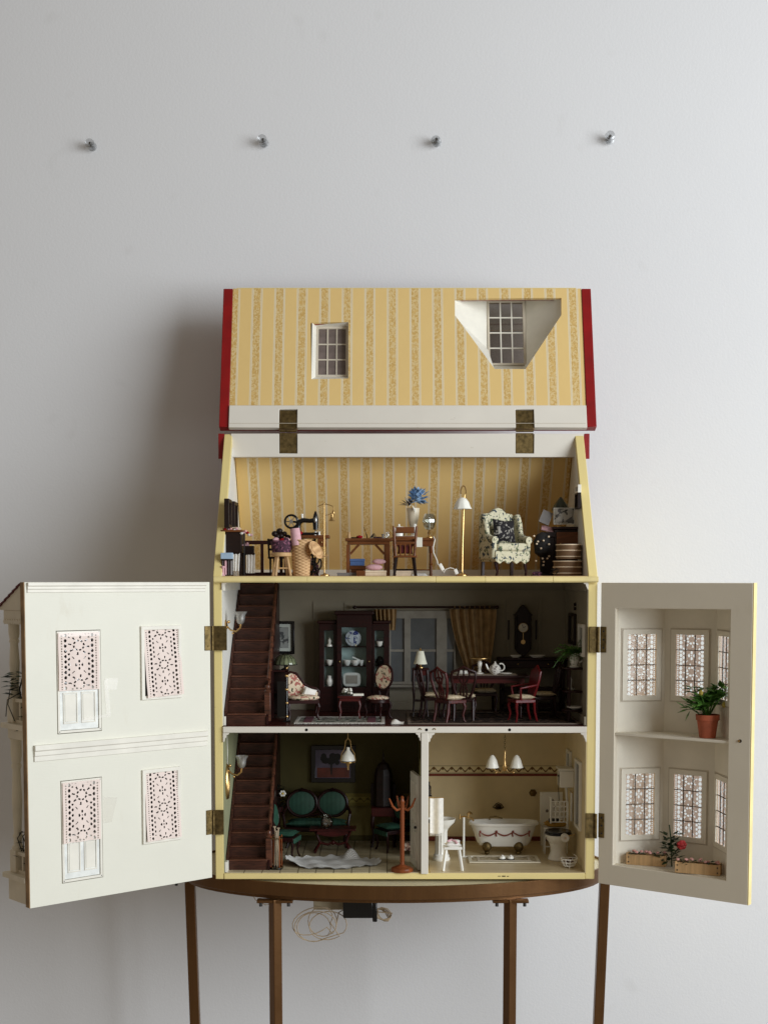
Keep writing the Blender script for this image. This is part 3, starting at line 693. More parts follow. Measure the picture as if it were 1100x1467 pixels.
doors_px = [RL(81,903,145,1050), RL(87.5,1116,147,1262)]
wins_px = [RL(204,900,256,998), RL(206,1104,255,1203)]
holes = [rect(*r) for r in doors_px+wins_px]
ld = M().plate(rect(.5, zb_, u1, zt_), holes, -10, 0).done('front_door', CREAM, house, loc=dloc-HO, rot=(0, 0, aL), bevel=.7)
ld['label'] = 'cream door leaf with two small doors and two lace windows'
M().box(u1+.05, u1+1.2, -10, -.2, zb_, zt_).done('board_edge', EDGEW, ld)
M().box(.5, u1, -11.2, -10.1, zb_, zt_).done('outer_paint', plain('yellow_outside', (222,200,140), .6), ld) if False else None
# stepped mouldings
def mould(r, prof, name):
    x0, z0, x1, z1 = r; H_ = z1-z0
    M().plate([(0.1, z0), (prof[0], z0), (prof[0], z0+H_*.3), (prof[1], z0+H_*.36), (prof[1], z0+H_*.62), (prof[2], z0+H_*.68), (prof[2], z1), (.1, z1)], [], x0, x1, 'yz').done(name, TRIM, ld, bevel=.35)
mould((8, zt_-13.5, u1-3, zt_-.5), (1.6, 2.6, 4.2), 'top_moulding')
r = RL(48,1060,293,1076); mould((8, r[1]-3.5, r[2], r[3]+2.5), (2.2, 3.4, 5), 'middle_moulding')
lm0 = lace_mesh(44, 68, 8, mat=LACED); lm1 = lace_mesh(47, 93, 20, mat=LACED)
for k, r in enumerate(doors_px):            # the two little panelled doors
    x0, z0, x1, z1 = r; g = .9
    M().plate(rect(x0+g,z0+g,x1-g,z1-g), [rect(x0+4.2,z0+4.2,x1-4.2,z1-4.2)], -6, .8).done('door_frame', TRIM, ld, bevel=.4)
    M().box(x0-.1, x1+.1, -9.5, -8, z0-.1, z1+.1).done('door_rebate', DARKM, ld)
    zm = z0+(z1-z0)*.42
    sl = M().plate(rect(x0+4.6,z0+4.6,x1-4.6,z1-4.6), [rect(x0+10,zm+5,x1-10,z1-9)], -5.4, -1.2).done('small_door', plain('bluish_white_paint', (230,232,228), .45), ld, bevel=.3)
    cxm = (x0+x1)/2; pw = (x1-x0-9.2-15)/2
    for xa in (x0+9, cxm+2.6):
        xb = xa+pw; M().plate(rect(xa,z0+13,xb,zm-3), [rect(xa+1.6,z0+14.6,xb-1.6,zm-4.6)], -1.2, .1).done('panel_moulding', TRIM, ld, bevel=.25)
        M().box(xa+2.6, xb-2.6, -1.25, -.5, z0+15.6, zm-5.6).done('raised_panel', TRIM, ld, bevel=.3)
    M().box(x0+10.1, x1-10.1, -5, -4.4, zm+5.1, z1-9.1).done('pane', GLASSD, ld)
    for xx, zz in ((x0+3, z0+3), (x1-3, z0+3), (x0+3, z1-3)): M().cyl((xx, .7, zz), (xx, 1.1, zz), .7, n=8).done('nail_head', DARKM, ld)
    lw, lh = x1-x0-5.5, (z1-z0)*(.56 if k == 0 else .59)
    o = link('lace_curtain', lm0, ld, ((x0+x1)/2+.8, 2.2, z1-3), (0, 0, 0)); o.scale = (lw/44, 1, lh/68)
    M().box(x0+3, x1-3, 3.0, 3.15, z1-8, z1-2).done('tape', TAPE, ld)
for k, r in enumerate(wins_px):
    x0, z0, x1, z1 = r; f = 5.2
    M().plate(rect(x0-3.2,z0-3.2,x1+3.2,z1+3.2), [rect(x0+2,z0+2,x1-2,z1-2)], .1, 3.4).done('window_frame', TRIM, ld, bevel=.5)
    M().box(x0-.1, x1+.1, -9, -8.2, z0-.1, z1+.1).done('window_backing', DARKM, ld)
    M().box(x0+.1, x1-.1, -6.4, -5.8, z0+.1, z1-.1).done('pane', GLASSD, ld)
    o = link('lace_curtain', lm1, ld, ((x0+x1)/2-.5, 1.6, z1-1), (radians(2.5), radians(2.6 if k == 0 else .8), 0)); o.scale = ((x1-x0+1)/47, 1, (z1-z0-1.5)/93)
for pts in ([(148,975),(153,972),(158,1025),(152,1028)], [(112,1036),(118,1030),(157,1022),(157,1026)], [(150,972),(168,972),(166,988),(150,988)]):
    q = [DL(a, b) for a, b in pts]; M().plate(q, [], 1.4, 1.6).done('tape', TAPE, ld)
q = [DL(a, b) for a, b in ((148,1142),(168,1143),(160,1178),(148,1180))]; M().plate(q, [], .25, .4).done('tape', TAPE, ld)
# brass leaf on the door
for py0, py1 in ((897,932),(1161,1196)):
    a, b = DL(299, py0), DL(299, py1); M().box(.6, 10, .1, 1.6, b[1], a[1]).done('hinge_leaf', ABRASS, ld, bevel=.3)
    for k in (.18, .5, .82): M().cyl((5.5+(1.5 if k == .5 else -1), 1.5, b[1]+(a[1]-b[1])*k), (5.5+(1.5 if k == .5 else -1), 2.2, b[1]+(a[1]-b[1])*k), 1.5, n=8).done('screw', ABRASS, ld)
# porch on the outside of the door: base, columns, railings, balcony, shingled roof
PG = plain('stone_white_porch_paint', (226,216,194), .6, 0, .04, 25, .1)
pu0, pu1, pw_ = 150, u1-1, 66
def zl(py): return DL(40, py)[1]
def slab(z0, z1, ext, name): M().box(pu0-ext, pu1+ext-2, -pw_-ext, -10.2, z0, z1).done(name, PG, ld, bevel=.6)
zbs = zb_+1
slab(zbs, zbs+30, 0, 'porch_base'); slab(zbs+30.2, zbs+37, 6, 'porch_floor')
zbal = zl(1064); slab(zbal, zbal+14, -2, 'balcony_beam'); slab(zbal+14.2, zbal+21, 5, 'balcony_floor')
def column(u, z0, z1):
    h = z1-z0; pr = [(8,0),(8,.03),(5.5,.05),(5.5,.1),(7,.12),(5,.15),(5.4,.2),(6.8,.45),(5.2,.72),(6.6,.74),(6.6,.76),(5.4,.78),(6.6,.8),(6.4,.82),(7.2,.84),(7.2,.97),(8.4,1)]
    M().lathe([(r_, t_*h) for r_, t_ in pr], (u, -pw_+9, z0), 14).done('porch_column', PG, ld)
zroof = zl(893)
for u in (pu0+8, pu1-12):
    column(u, zbs+37+30, zbal-.2); column(u, zbal+21+34, zroof-.2)
    for zz, hh in ((zbs+37.2, 30), (zbal+21.2, 34)): M().box(u-8, u+8, -pw_+1, -pw_+17, zz, zz+hh-.2).done('pedestal', PG, ld, bevel=.6)
for zz, hh in ((zbs+37.2, 30), (zbal+21.2, 34)):
    M().box(pu0+16.2, pu1-20.2, -pw_+4, -pw_+14, zz+hh-6, zz+hh-1).done('porch_rail', PG, ld, bevel=.5)
    M().box(pu1-17, pu1-7, -pw_+17.2, -10.3, zz+hh-6, zz+hh-1).done('porch_rail', PG, ld, bevel=.5); M().box(pu1-16, pu1-8, -pw_+17.2, -10.3, zz, zz+4).done('porch_rail', PG, ld)
    for i in range(7):
        u = pu0+26+i*14; M().box(u-2.5, u+2.5, -pw_+7, -pw_+12, zz, zz+hh-6.1).done('porch_baluster', PG, ld)
    for i in range(3):
        y = -pw_+26+i*11; M().box(pu1-14.5, pu1-9.5, y-2.2, y+2.2, zz+4.1, zz+hh-6.1).done('porch_baluster', PG, ld)
M().box(pu0, pu1-2, -pw_, -10.3, zroof, zroof+16).done('porch_fascia', PG, ld, bevel=.5)
for k in range(8):
    M().cyl((pu1-1.9, -15-k*6.6, zroof+1), (pu1-.6, -15-k*6.6, zroof+1), 3.4, n=12).done('scallop', PG, ld)
prf = [(-10.3, zroof+16.1), (-pw_-12, zroof+16.1), (-pw_-12, zroof+18), (-10.3, zroof+52)]
M().plate(prf, [], pu0-4, pu1-1, 'yz').done('porch_gable', PG, ld)
sl_ = atan2(34, pw_+1.7)
sh = None
for row in range(6):
    for i in range(9):
        y = -pw_-8+row*11.2; z = zroof+19.5+(row*11.2)*tan(sl_)+1.5; lc = (pu0-4+i*((pu1-pu0+5)/9)+8, y, z)
        if sh is None: o = M().obox((0,0,0), (((pu1-pu0+5)/9)-.5, 15, 2.2), (sl_-.10, 0, 0)).done('shingle', REDSH, ld, loc=lc); sh = o.data
        else: link('shingle', sh, ld, lc)
# ivy on the porch, one plant on each level
for zz, lab, mt, n, px in ((zbal+58, 'leafy green trailing plant on the upper porch balcony', LEAFD, 70, 0), (zbs+72, 'bare dark twig plant on the lower porch', LEAFB, 16, 1)):
    g = ML @ Vector((pu1-14, -pw_+22, zz))
    t = T('porch_plant', lab, 'plant', (g.x, g.y, g.z-32 if px == 0 else g.z-38))
    zof = 32 if px == 0 else 38
    if px == 0:
        M().leaves((-2, 0, zof+14), 44, 17, 8, (12, 10, 18), .2, 5).leaves((12, -8, zof-20), 34, 15, 7, (7, 7, 32), .1, 9).done('foliage', mt, t)
        M().tube([(0,0,0),(2,-2,20),(-2,0,40),(3,2,60)], 1.2).tube([(0,0,44),(-14,-2,40),(-17,-3,20),(-8,-4,-2)], .6).tube([(0,0,36),(-18,-2,26),(-20,-3,4)], .6).done('stem', LEAFB, t)
    else:
        m = M()
        for k in range(8):
            a = k*.8; m.tube([(6,0,0),(6+8*cos(a),6*sin(a),18+k*3),(6+16*cos(a+.4),10*sin(a),34+k*4),(6+12*cos(a+.9),8*sin(a+.3),44+k*4)], .7, 5)
        m.done('stem', mt, t); M().leaves((6,0,30), 20, 11, 5, (16,10,30), .3, 12).done('foliage', mt, t)

# ------------------------------------------------------------------ right door with a bay
aR = atan2(-138, 180); rloc = Vector((XRo+4, -6, 0))
MR = Matrix.Translation(rloc) @ Euler((0, 0, aR)).to_matrix().to_4x4()
def DR(px, py, yo=0.0): return on_plane(px, py, MR, yo)
cc = [DR(862,1267), DR(1072,1297.5), DR(1077,834), DR(862,836)]
ru1 = (cc[1][0]+cc[2][0])/2; rzb = (cc[0][1]+cc[1][1])/2; rzt = (cc[2][1]+cc[3][1])/2
a_, b_, c_, d_ = DR(882,872), DR(1047,873), DR(1039,1264), DR(877,1238)
ou0, ou1 = (a_[0]+d_[0])/2, (b_[0]+c_[0])/2; oz0, oz1 = (c_[1]+d_[1])/2, (a_[1]+b_[1])/2
RDM = used('warm_white_door_paint', (228,219,200), (200,186,160))
BAYM = plain('bay_white_paint', (234,227,210), .55, 0, .03, 18, .1)
rd = M().plate(rect(.5, rzb, ru1, rzt), [rect(ou0, oz0, ou1, oz1)], 0, 10).done('bay_door', RDM, house, loc=rloc-HO, rot=(0, 0, aR), bevel=.7)
rd['label'] = 'door leaf with a lace-curtained bay window'
M().box(ru1+.1, ru1+1.4, .2, 10, rzb, rzt).done('door_edge', YEL, rd)
kx, kz = DR(1060, 1062); M().cyl((kx, -.3, kz), (kx, 1.5, kz), 2.4, n=14).done('catch_hole', DARKM, rd); M().cyl((kx-1.2, -1.2, kz), (kx-1.2, -.2, kz), 1.7, n=12).done('catch', BRASS, rd)
bd = 62; c1 = (ou0+47, bd); c2 = (ou1-47, bd)
segs = [((ou0-.5, 10.2), c1), (c1, c2), (c2, (ou1+.5, 10.2))]
bz0, bz1 = oz0-6, oz1+6
M().plate([(ou0-2,10.2),(ou1+2,10.2),(c2[0]+2,bd+3),(c1[0]-2,bd+3)], [], bz1, bz1+6, 'xy').done('bay_ceiling', BAYM, rd)
M().plate([(ou0-2,10.2),(ou1+2,10.2),(c2[0]+2,bd+3),(c1[0]-2,bd+3)], [], bz0-6, oz0+1, 'xy').done('bay_floor', BAYM, rd)
shz = DR(960,1056)[1]
M().plate([(ou0+.4,2),(ou1-.4,2),(ou1-.4,10.6),(c2[0]-.4,bd-1),(c1[0]+.4,bd-1),(ou0+.4,10.6)], [], shz-3.5, shz, 'xy').done('bay_shelf', BAYM, rd, bevel=.4)
zw = [(PZ(1203,-20), PZ(1106,-20)), (PZ(1002,-20), PZ(905,-20))]
blm = lace_mesh(48, 96, 12, hs=1.08)
for si, (s0, s1) in enumerate(segs):
    v = Vector((s1[0]-s0[0], s1[1]-s0[1])); L = v.length; an = atan2(v.y, v.x)
    wd = min(52, L-9); w0 = (L-wd)/2
    hs = [rect(w0, z0, w0+wd, z1) for z0, z1 in zw]
    bw = M().plate(rect(0, bz0, L, bz1), hs, 0, 3).done('bay_wall', BAYM, rd, loc=(s0[0], s0[1], 0), rot=(0, 0, an))
    for z0, z1 in zw:
        # sub-parts of the door leaf: frame, muntins, panes and lace of each bay window
        def put(o):
            o.location = Vector((s0[0], s0[1], 0))*MM + Euler((0,0,an)).to_matrix() @ o.location; o.rotation_euler = (0, 0, an); return o
        put(M().plate(rect(w0-3,z0-3,w0+wd+3,z1+3), [rect(w0+4.5,z0+4.5,w0+wd-4.5,z1-4.5)], -2.4, -.1).done('window_frame', BAYM, rd, bevel=.5))
        put(M().plate(rect(w0-4.6,z0-4.6,w0+wd+4.6,z1+4.6), [rect(w0-3.3,z0-3.3,w0+wd+3.3,z1+3.3)], -1, -.1).done('frame_shadow_bead', GREYW, rd))
        n1, n2 = 3, 4; ax0, ax1, az0, az1 = w0+4.5, w0+wd-4.5, z0+4.5, z1-4.5; pw, ph = (ax1-ax0)/n1, (az1-az0)/n2
        for i in range(1, n1): put(M().box(ax0+i*pw-.6, ax0+i*pw+.6, -.6, .6, az0, az1).done('muntin', MUNT, rd))
        for j in range(1, n2): put(M().box(ax0, ax1, -.5, .5, az0+j*ph-.6, az0+j*ph+.6).done('muntin', MUNT, rd))
        pm = None
        for i in range(n1):
            for j in range(n2):
                lc = (ax0+(i+.5)*pw, 1.2, az0+(j+.5)*ph)
                if pm is None: o = M().box(-pw/2+.1, pw/2-.1, -.2, .2, -ph/2+.1, ph/2-.1).done('pane', GLASS, rd, loc=lc, smooth=False); pm = o.data
                else: o = link('pane', pm, rd, lc)
                put(o)
        o = put(link('lace_curtain', blm, rd, (w0+wd/2, 3.9, z1-.5))); o.scale = ((wd-1)/48, 1.0, (z1-z0-1)/96)
for py0, py1 in ((898,935),(1166,1201)):
    a, b = DR(866, py0), DR(866, py1); M().box(.6, 10, -1.6, -.1, b[1], a[1]).done('hinge_leaf', ABRASS, rd, bevel=.3)
    for k in (.18, .5, .82): M().cyl((6, -2.2, b[1]+(a[1]-b[1])*k), (6, -1.5, b[1]+(a[1]-b[1])*k), 1.5, n=8).done('screw', DARKM, rd)
M().box(.5, ru1, 10.1, 10.9, rzb+.5, bz0-8).done('outer_paint', YEL, rd)
# pot plant on the bay shelf
def on_bay(px, py, d, z):
    u = DR(px, py, d)[0]; g = MR @ Vector((u, d, z)); return g
g = on_bay(1013, 1062, 22, shz+.2); t = T('pot_plant', 'green leafy plant in terracotta pot on bay shelf', 'plant', g)
M().lathe([(11,0),(14.5,24),(16,24.5),(16.3,32),(14.8,32),(14,26),(.1,25.5)], n=22).done('pot', TERRA, t)
m = M(); R = random.Random(4)
for k in range(17):
    a = R.uniform(0, 2*pi); e = (10+22*R.random()); tip = (e*cos(a)-(12 if k < 3 else 0), e*.7*sin(a), 44+R.uniform(0, 26)-(14 if k < 2 else 0)); m.tube([(0,0,26), (tip[0]*.35, tip[1]*.35, 42), tip], .8, 5)
    for i in range(11):
        b = R.uniform(0, 2*pi); m.leaf((tip[0]*R.uniform(.55,1), tip[1]*R.uniform(.55,1), tip[2]-R.uniform(0,12)), (cos(b), sin(b)*.6, R.uniform(-.1,.8)), R.uniform(13,21), R.uniform(8,12))
m.leaf((-24,0,40), (-1,0,-.2), 20, 9).leaf((-24,0,38), (-.6,0,-1), 17, 8).leaf((24,0,58), (.8,0,.7), 22, 8).leaf((22,0,56), (1,0,.2), 18, 8)
m.done('foliage', LEAF, t)
for q in ((-12,-10,62),(20,-10,46)): M().lathe([(.5,-4),(3,-1),(2.6,2),(.3,5)], q, 8, wob=lambda a, z: .15*cos(4*a)).done('bud', plain('yellow_green_bud', (190,170,80), .6), t)
# two flower boxes on the bay floor and a rose plant between
def flower_box(px, w, rz, lab, seed, py=1255, d=20):
    g = on_bay(px, py, d, oz0+1.2); t = T('flower_box', lab, 'flower box', g, rz, 'flower boxes in the bay')
    for y in (-7, 6): M().box(-w/2, w/2, y, y+1.6, 0, 15).done('board', WOODL, t, bevel=.3)
    for x in (-w/2, w/2-1.6): M().box(x-.1, x+1.8, -7.4, 8, .2, 15.8).done('end_board', WOODL, t, bevel=.3)
    for x in (-w/2+3.5, w/2-3.5):
        for z in (4, 11): M().cyl((x, -7.6, z), (x, -6.8, z), 1, n=8).done('nail', DARKM, t)
    M().box(-w/2+1.6, w/2-1.6, -5.2, 5.8, 1, 12).done('soil', plain('soil', (48,34,24), .95), t)
    M().leaves((-w*.25,0,15), 22, 7, 4, (w*.25, 5, 2), .3, seed).leaves((w*.25,0,15), 22, 7, 4, (w*.22, 5, 2), .3, seed+1).done('foliage', LEAFD, t)
    m = M(); R = random.Random(seed)
    for k in range(12): m.ell((R.uniform(-w*.46, w*.46), R.uniform(-4,3), 17+R.uniform(0,3)), (2.5,2.5,1.9), 8, 5)
    m.done('blossom', PFLOW, t)
flower_box(926, 56, aR+radians(52)-radians(35), 'wooden flower box with pink blossoms, nearer the hinge of the bay door', 21, 1232, 26)
flower_box(1000, 62, aR+radians(14), 'wooden flower box with pink blossoms, nearer the free edge of the bay door', 31, 1245, 16)
g = on_bay(962, 1225, 36, oz0+1.2); t = T('rose_plant', 'small plant with one red rose between the two flower boxes', 'plant', g)
M().tube([(0,0,0),(0,0,24),(-2,0,44),(-4,0,60)], .9).tube([(0,0,14),(8,-3,26),(12,-6,32)], .9).done('stem', LEAFD, t)
M().leaves((-3,0,26), 80, 12, 7, (10,6,22), .4, 8).done('foliage', LEAFD, t)
m = M(); 
for k in range(7): m.ell((12+4*cos(k*.9), -9+1.5*sin(k*2), 33+4*sin(k*.9)), (3.4,2.6,3.2), 8, 6)
m.ell((12,-11,33), (3,2.6,3), 8, 6).done('rose', RFLOW, t)

# ================================================================== ATTIC FURNISHINGS (floor ZA)
FA = ZA+1
def at(px, Y, z): return (XA(px, Y, z), Y, z)
def box4legs(t, w, d, h, r, mat, inset=3, taper=.7):
    for sx in (-1, 1):
        for sy in (-1, 1): M().cyl((sx*(w/2-inset), sy*(d/2-inset), 0), (sx*(w/2-inset), sy*(d/2-inset), h), r*taper, r, 8).done('leg', mat, t)
def turned(t, x, y, h, r, mat, name='leg'):
    M().lathe([(r*.7,0),(r*.9,.04*h),(r*.6,.1*h),(r*.95,.3*h),(r*.55,.36*h),(r,.4*h),(r*.55,.45*h),(r*.8,.7*h),(r*.6,.76*h),(r,.8*h),(r,h)], (x, y, 0), 10).done(name, mat, t)
# pictures on the left gable
for y0, w, z, lab in ((30, 40, 736, 'brown framed picture on the left attic gable, nearer the front'), (112, 46, 739, 'brown framed picture on the left attic gable, nearer the back')):
    zc = PZ(z, y0+20); t = T('gable_picture', lab, 'picture', (XLi+1, y0+w/2, zc), 0, 'pictures on the left attic gable')
    M().plate(rect(-w/2,-21,w/2,21), [rect(-w/2+5,-16,w/2-5,16)], 0, 7, 'yz').done('frame', WOODD, t, bevel=.6); M().box(0, 3, -w/2+5, w/2-5, -16, 16).done('print', GREYP, t)
# display counter with white cloths
t = T('haberdashery_counter', 'dark counter with ribbons and hanging white cloths at left attic wall', 'counter', at(335, 60, FA))
M().box(-15, 13, -12, 22, 34, 64).done('cabinet', WOODD, t, bevel=.8); M().box(-17, 15, -14, 24, 64, 67).done('top', WOODA, t, bevel=.6)
for x in (-13, 11):
    for y in (-10, 20): M().box(x-2, x+2, y-2, y+2, 0, 34).done('leg', WOODD, t)
M().box(16, 30, -8, 6, 30, 44).done('side_drawer', WOODD, t, bevel=.6); M().bar((17,-12,0), (17,-12,62), 2.2).done('post', DARKM, t)
for x, z, w, h in ((3, 33, 14, 26), (26, 32, 13, 28)):
    M().sheet(lambda u, v: (x-w/2+w*u*(1-.1*v)+.5, -14+1.3*sin(u*6*pi), z-h*v), 24, 2).sheet(lambda u, v: (x-w/2+w*u*(1-.1*v)+.5, -12.5+1.3*sin(u*6*pi), z-h*v), 24, 2).done('pleated_cloth', CLOTHW, t)
    M().cyl((x-w/2, -14.5, z), (x+w/2, -14.5, z), 1.2, n=8).done('rail', WOODD, t)
R = random.Random(2)
for k in range(16):
    M().ell((-14+k*2.7, -8+R.uniform(-4,4), 70+R.uniform(-2,3)-k*.6), (2.6,2.6,2.2), 8, 5).done('ribbon_roll', [PFLOW, CLOTHR, WFLOW, CLOTHP][k % 4], t)
# little cotton reel rack in front
t = T('reel_rack', 'small rack of dark cotton reels with a pale blue box on top', 'rack', at(325.5, 14, FA))
M().box(-8.5, 8.5, -6, 6, 22, 24).done('shelf', WOODD, t); M().box(-8.5, 8.5, -6, 6, 0, 1.5).done('base', WOODD, t); M().box(-8, 8, 4, 6, 1.6, 21.9).done('back', WOODD, t)
for k in range(4): M().cyl((-6.2+k*4.1, -2.5, 1.6), (-6.2+k*4.1, -2.5, 21.9), 1.8, n=8).done('reel', [MAHOD, CLOTHP, MAHOD, CARDG][k], t)
M().box(-8.5, 8.5, -6.5, 5, 24.1, 33).done('box', LBLUE, t, bevel=.5)
t = T('pink_reel', 'small pale pink bobbin standing at the left attic corner', 'bobbin', at(316.5+3, 8, FA))
M().lathe([(3,0),(3,1.5),(2,2),(1.8,11),(2.8,11.5),(2.6,14)], n=10).done('bobbin', CLOTHP, t)
# landing banister at the back
t = T('banister', 'dark red-brown landing banister along the back of the attic', 'banister', at(392, 205, FA))
M().box(-48, 42, -2.5, 2.5, 50, 56).done('handrail', MAHOD, t, bevel=.8); M().box(-48, 42, -2, 2, 0, 6).done('bottom_rail', MAHOD, t)
for x in (-46, -18, 12, 40): M().box(x-2.3, x+2.3, -2, 2, 6, 50).done('baluster', MAHOD, t)
# pale stool
t = T('wooden_stool', 'small pale round wooden stool under the purple basket', 'stool', at(403.5, 22, FA))
M().lathe([(15,28),(15.6,29),(15.6,32.5),(14.6,33.5)], n=24).done('seat', WOODL, t)
for k in range(4):
    a = pi/4+k*pi/2+.25; M().cyl((15.5*cos(a), 12*sin(a), 0), (9.5*cos(a), 8*sin(a), 28), 2.2, 2, 8).done('leg', WOODL, t)
for s in (-1, 1): M().cyl((-9.5, s*7, 11), (9.5, s*7, 11), 1.2, n=6).done('stretcher', WOODL, t)
t = T('sewing_basket', 'purple woven basket of red cloth and brown yarn on the pale stool', 'basket', (XA(403.5,22,FA), 22, FA+33.7))
M().shell([(13.5,0),(14.8,8),(15.4,17)], 1.3, n=22, sy=.8).lathe([(13.4,.2),(13.4,1.2)], n=22, sy=.8).done('basket', PURP, t)
R = random.Random(9)
for k in range(9): M().ell((R.uniform(-10,10), R.uniform(-7,5), 17+R.uniform(-1,3)), (5,4,3), 8, 5).done('cloth_scrap', [CLOTHR, PURP, CLOTHP][k % 3], t)
for x, z, r in ((-10,27,4.6),(-3,31,4.6),(4,27,4),(-6,23,5),(9,22,4.4),(-1,24,5)): M().ell((x,3,z), (r,r,r*.9), 10, 7).done('yarn_ball', WOODD, t)
# wicker hamper with its lid leaning
t = T('wicker_hamper', 'tall wicker hamper with open round lid hanging at its side', 'hamper', at(431.5, 24, FA))
M().shell([(12.3,0),(13.4,20),(14.2,51)], 1.2, n=28, sy=.9).lathe([(12.2,.1),(12.2,1)], n=28, sy=.9).done('basket', WICK, t)
M().tube([(14.4*cos(a*pi/12), 13*sin(a*pi/12), 51) for a in range(24)], 1.1, 6, True).done('rim', WICK, t)
M().tube([(13.5*cos(a*pi/12), 12.2*sin(a*pi/12), 24) for a in range(24)], .8, 6, True).done('band', WICK, t)
l = M().lathe([(14,0),(14.6,1.2),(13.6,2.4),(.1,3.4)], n=28).tube([(11*cos(a*pi/12), 11*sin(a*pi/12), 2.9) for a in range(24)], .7, 5, True).done('lid', WICK, t, loc=(21, -9, 37), rot=(radians(28), radians(57), 0))
M().cyl((30,-8,26), (39,-10,30), 1.1, n=6).done('peg', WOODL, t)
t = T('fabric_roll', 'pale pink fabric roll standing up out of the wicker hamper', 'fabric', (XA(426,24,FA), 18, FA+44))
M().cyl((0,0,0), (-3,0,24), 7.4, 7, 18).done('roll', CLOTHP, t); M().lathe([(6,0),(3,.3),(1,.2),(.1,.1)], (-3.0,0,24.1), 12).done('roll_end', PFLOW, t)
# black sewing machine on its treadle table
t = T('treadle_table', 'brown treadle table with black iron legs under the black sewing machine', 'table', at(452, 62, FA))
M().box(-29, 21, -17, 17, 55, 59.5).done('table_top', WOODA, t, bevel=.7); M().box(4, 16, -16, 10, 43, 54.8).done('drawer', WOODA, t, bevel=.6); M().ell((10,-17,49), 1.4).done('drawer_knob', BRASS, t)
for x in (-20, -2):
    M().tube([(x-4,-14,0),(x,-12,12),(x-2,-10,30),(x+2,-12,54)], 1.6).tube([(x+5,12,0),(x,10,14),(x+2,10,30),(x-2,12,54)], 1.6).tube(arc((x,-11,24), 8, 0, 360, 14), 1.1).tube([(x,-12,2),(x+8,-12,10),(x-6,-12,18),(x+5,-12,30),(x,-12,40)], 1.1).done('iron_leg', BLACK, t)
M().tube(arc((-4,-6,18), 13, 0, 360, 20), 1.2, 6).done('treadle_wheel', BLACK, t); M().box(-22, 2, -9, 9, 6, 7.5).done('treadle_plate', BLACK, t)
t = T('black_sewing_machine', 'shiny black vintage sewing machine with handwheel on treadle table', 'sewing machine', (XA(436,62,FA+60), 60, FA+59.7))
M().box(-16, 22, -7, 7, 0, 4).done('bed', BLACK, t, bevel=1)
M().tube([(-9,0,4),(-9,0,12),(-8,0,19),(-2,0,22),(8,0,21),(15,0,22)], [5,4,4.4,3.6,3.2,3.6], 12).done('arm', BLACK, t)
M().lathe([(3.6,0),(4,6),(4.2,15),(3.4,20),(1.5,26),(.1,28)], (16.5,0,8), 12, sy=.9).cyl((16.5,0,4.5), (16.5,0,8), 1).done('head', BLACK, t)
M().tube(arc((-19,0,20), 9.4, 0, 360, 24), 1.7, 8).done('handwheel', BLACK, t)
m = M()
for k in range(6): m.cyl((-19,0,20), (-19+9*cos(k*pi/3), 0, 20+9*sin(k*pi/3)), .8, n=5)
m.cyl((-19,-2.5,20), (-19,2.5,20), 2.8).done('wheel_spoke', plain('nickel', (190,190,186), .3, 1), t); M().cyl((-19,0,20), (-9,0,19), 1.6).done('axle', BLACK, t)
M().cyl((-3,0,25), (-3,0,31), 1.6, n=8).done('spool_pin', WHITE, t); M().ell((16.5,-4,22), (2,.8,4)).done('face_plate', plain('nickel_plate', (190,190,186), .3, 1), t)
t = T('thread_spools', 'pair of tiny white thread spools on the treadle table', 'spool', (XA(455,62,FA+60), 55, FA+59.7))
for x in (-3, 2.5): M().lathe([(2.4,0),(2.4,.8),(1.6,1),(1.6,4),(2.4,4.3),(2.4,5)], (x,0,0), 10).done('spool', WHITE, t)
# brass reading lamp
t = T('brass_floor_lamp', 'slim brass floor lamp with small bell shade beside treadle table', 'floor lamp', at(464.5, 26, FA))
M().lathe([(7,0),(7,1.4),(3,2.6),(1.2,4)], (1,0,0), 18).done('base', BRASS, t); M().cyl((0,0,3), (0,0,104), 1.05, n=10).done('pole', BRASS, t)
M().tube([(-9,0,100),(-4,0,102),(0,0,104),(8,0,102),(13,0,100)], .7).tube([(13,0,100),(14,0,96),(13.5,0,93)], .7).tube([(0,0,87),(6,0,88),(10,0,90)], .5).done('arm', BRASS, t)
M().ell((0,0,104), 1.7).done('finial', BRASS, t)
M().shell([(1.6,11),(2.2,7),(3,4),(5.4,0)], .5, c=(11.5,0,79), n=18).done('bell_shade', BRASS, t); M().lathe([(.5,0),(2.4,2),(2.2,5),(.5,7)], (13.4,0,88), 12).done('socket', BRASS, t)
# work table with braces
t = T('work_table', 'brown trestle work table with diagonal braces and sewing tools on top', 'table', at(530, 66, FA))
M().box(-36, 32, -18, 18, 51, 55).done('table_top', WOODA, t, bevel=.6); M().box(-33, 29, -15, 15, 46, 50.8).done('apron', WOODA, t)
for x, wd in ((-32, 5), (25, 9)):
    for y in (-13, 13): M().box(x-wd/2, x+wd/2, y-2.5, y+2.5, 0, 45.8).done('leg', WOODZ, t, bevel=.5)
M().bar((-29,-13,32), (-16,-13,46), 3.4).done('brace', WOODA, t); M().bar((21,-13,32), (8,-13,46), 3.4).done('brace', WOODA, t)
TT = FA+55.2
o = tag(M().bar((0,0,0), (-4.5,0,16), 1.6, .8).bar((0,0,0), (-1,-3,6), 1).done('bone_folder', WOODD, loc=(XA(526,60,TT), 58, TT)), 'dark slanted blade standing on the work table', 'tool')
m = M()
for k in range(6): m.bar((0,0,.8), (10*cos(.15+k*.16), 3-k*1.2, .8+10*sin(.15+k*.16)*.8), 1.8, .5)
tag(m.done('card_fan', DARKM, loc=(XA(530,60,TT), 60, TT)), 'fanned dark pattern cards on the work table', 'cards')
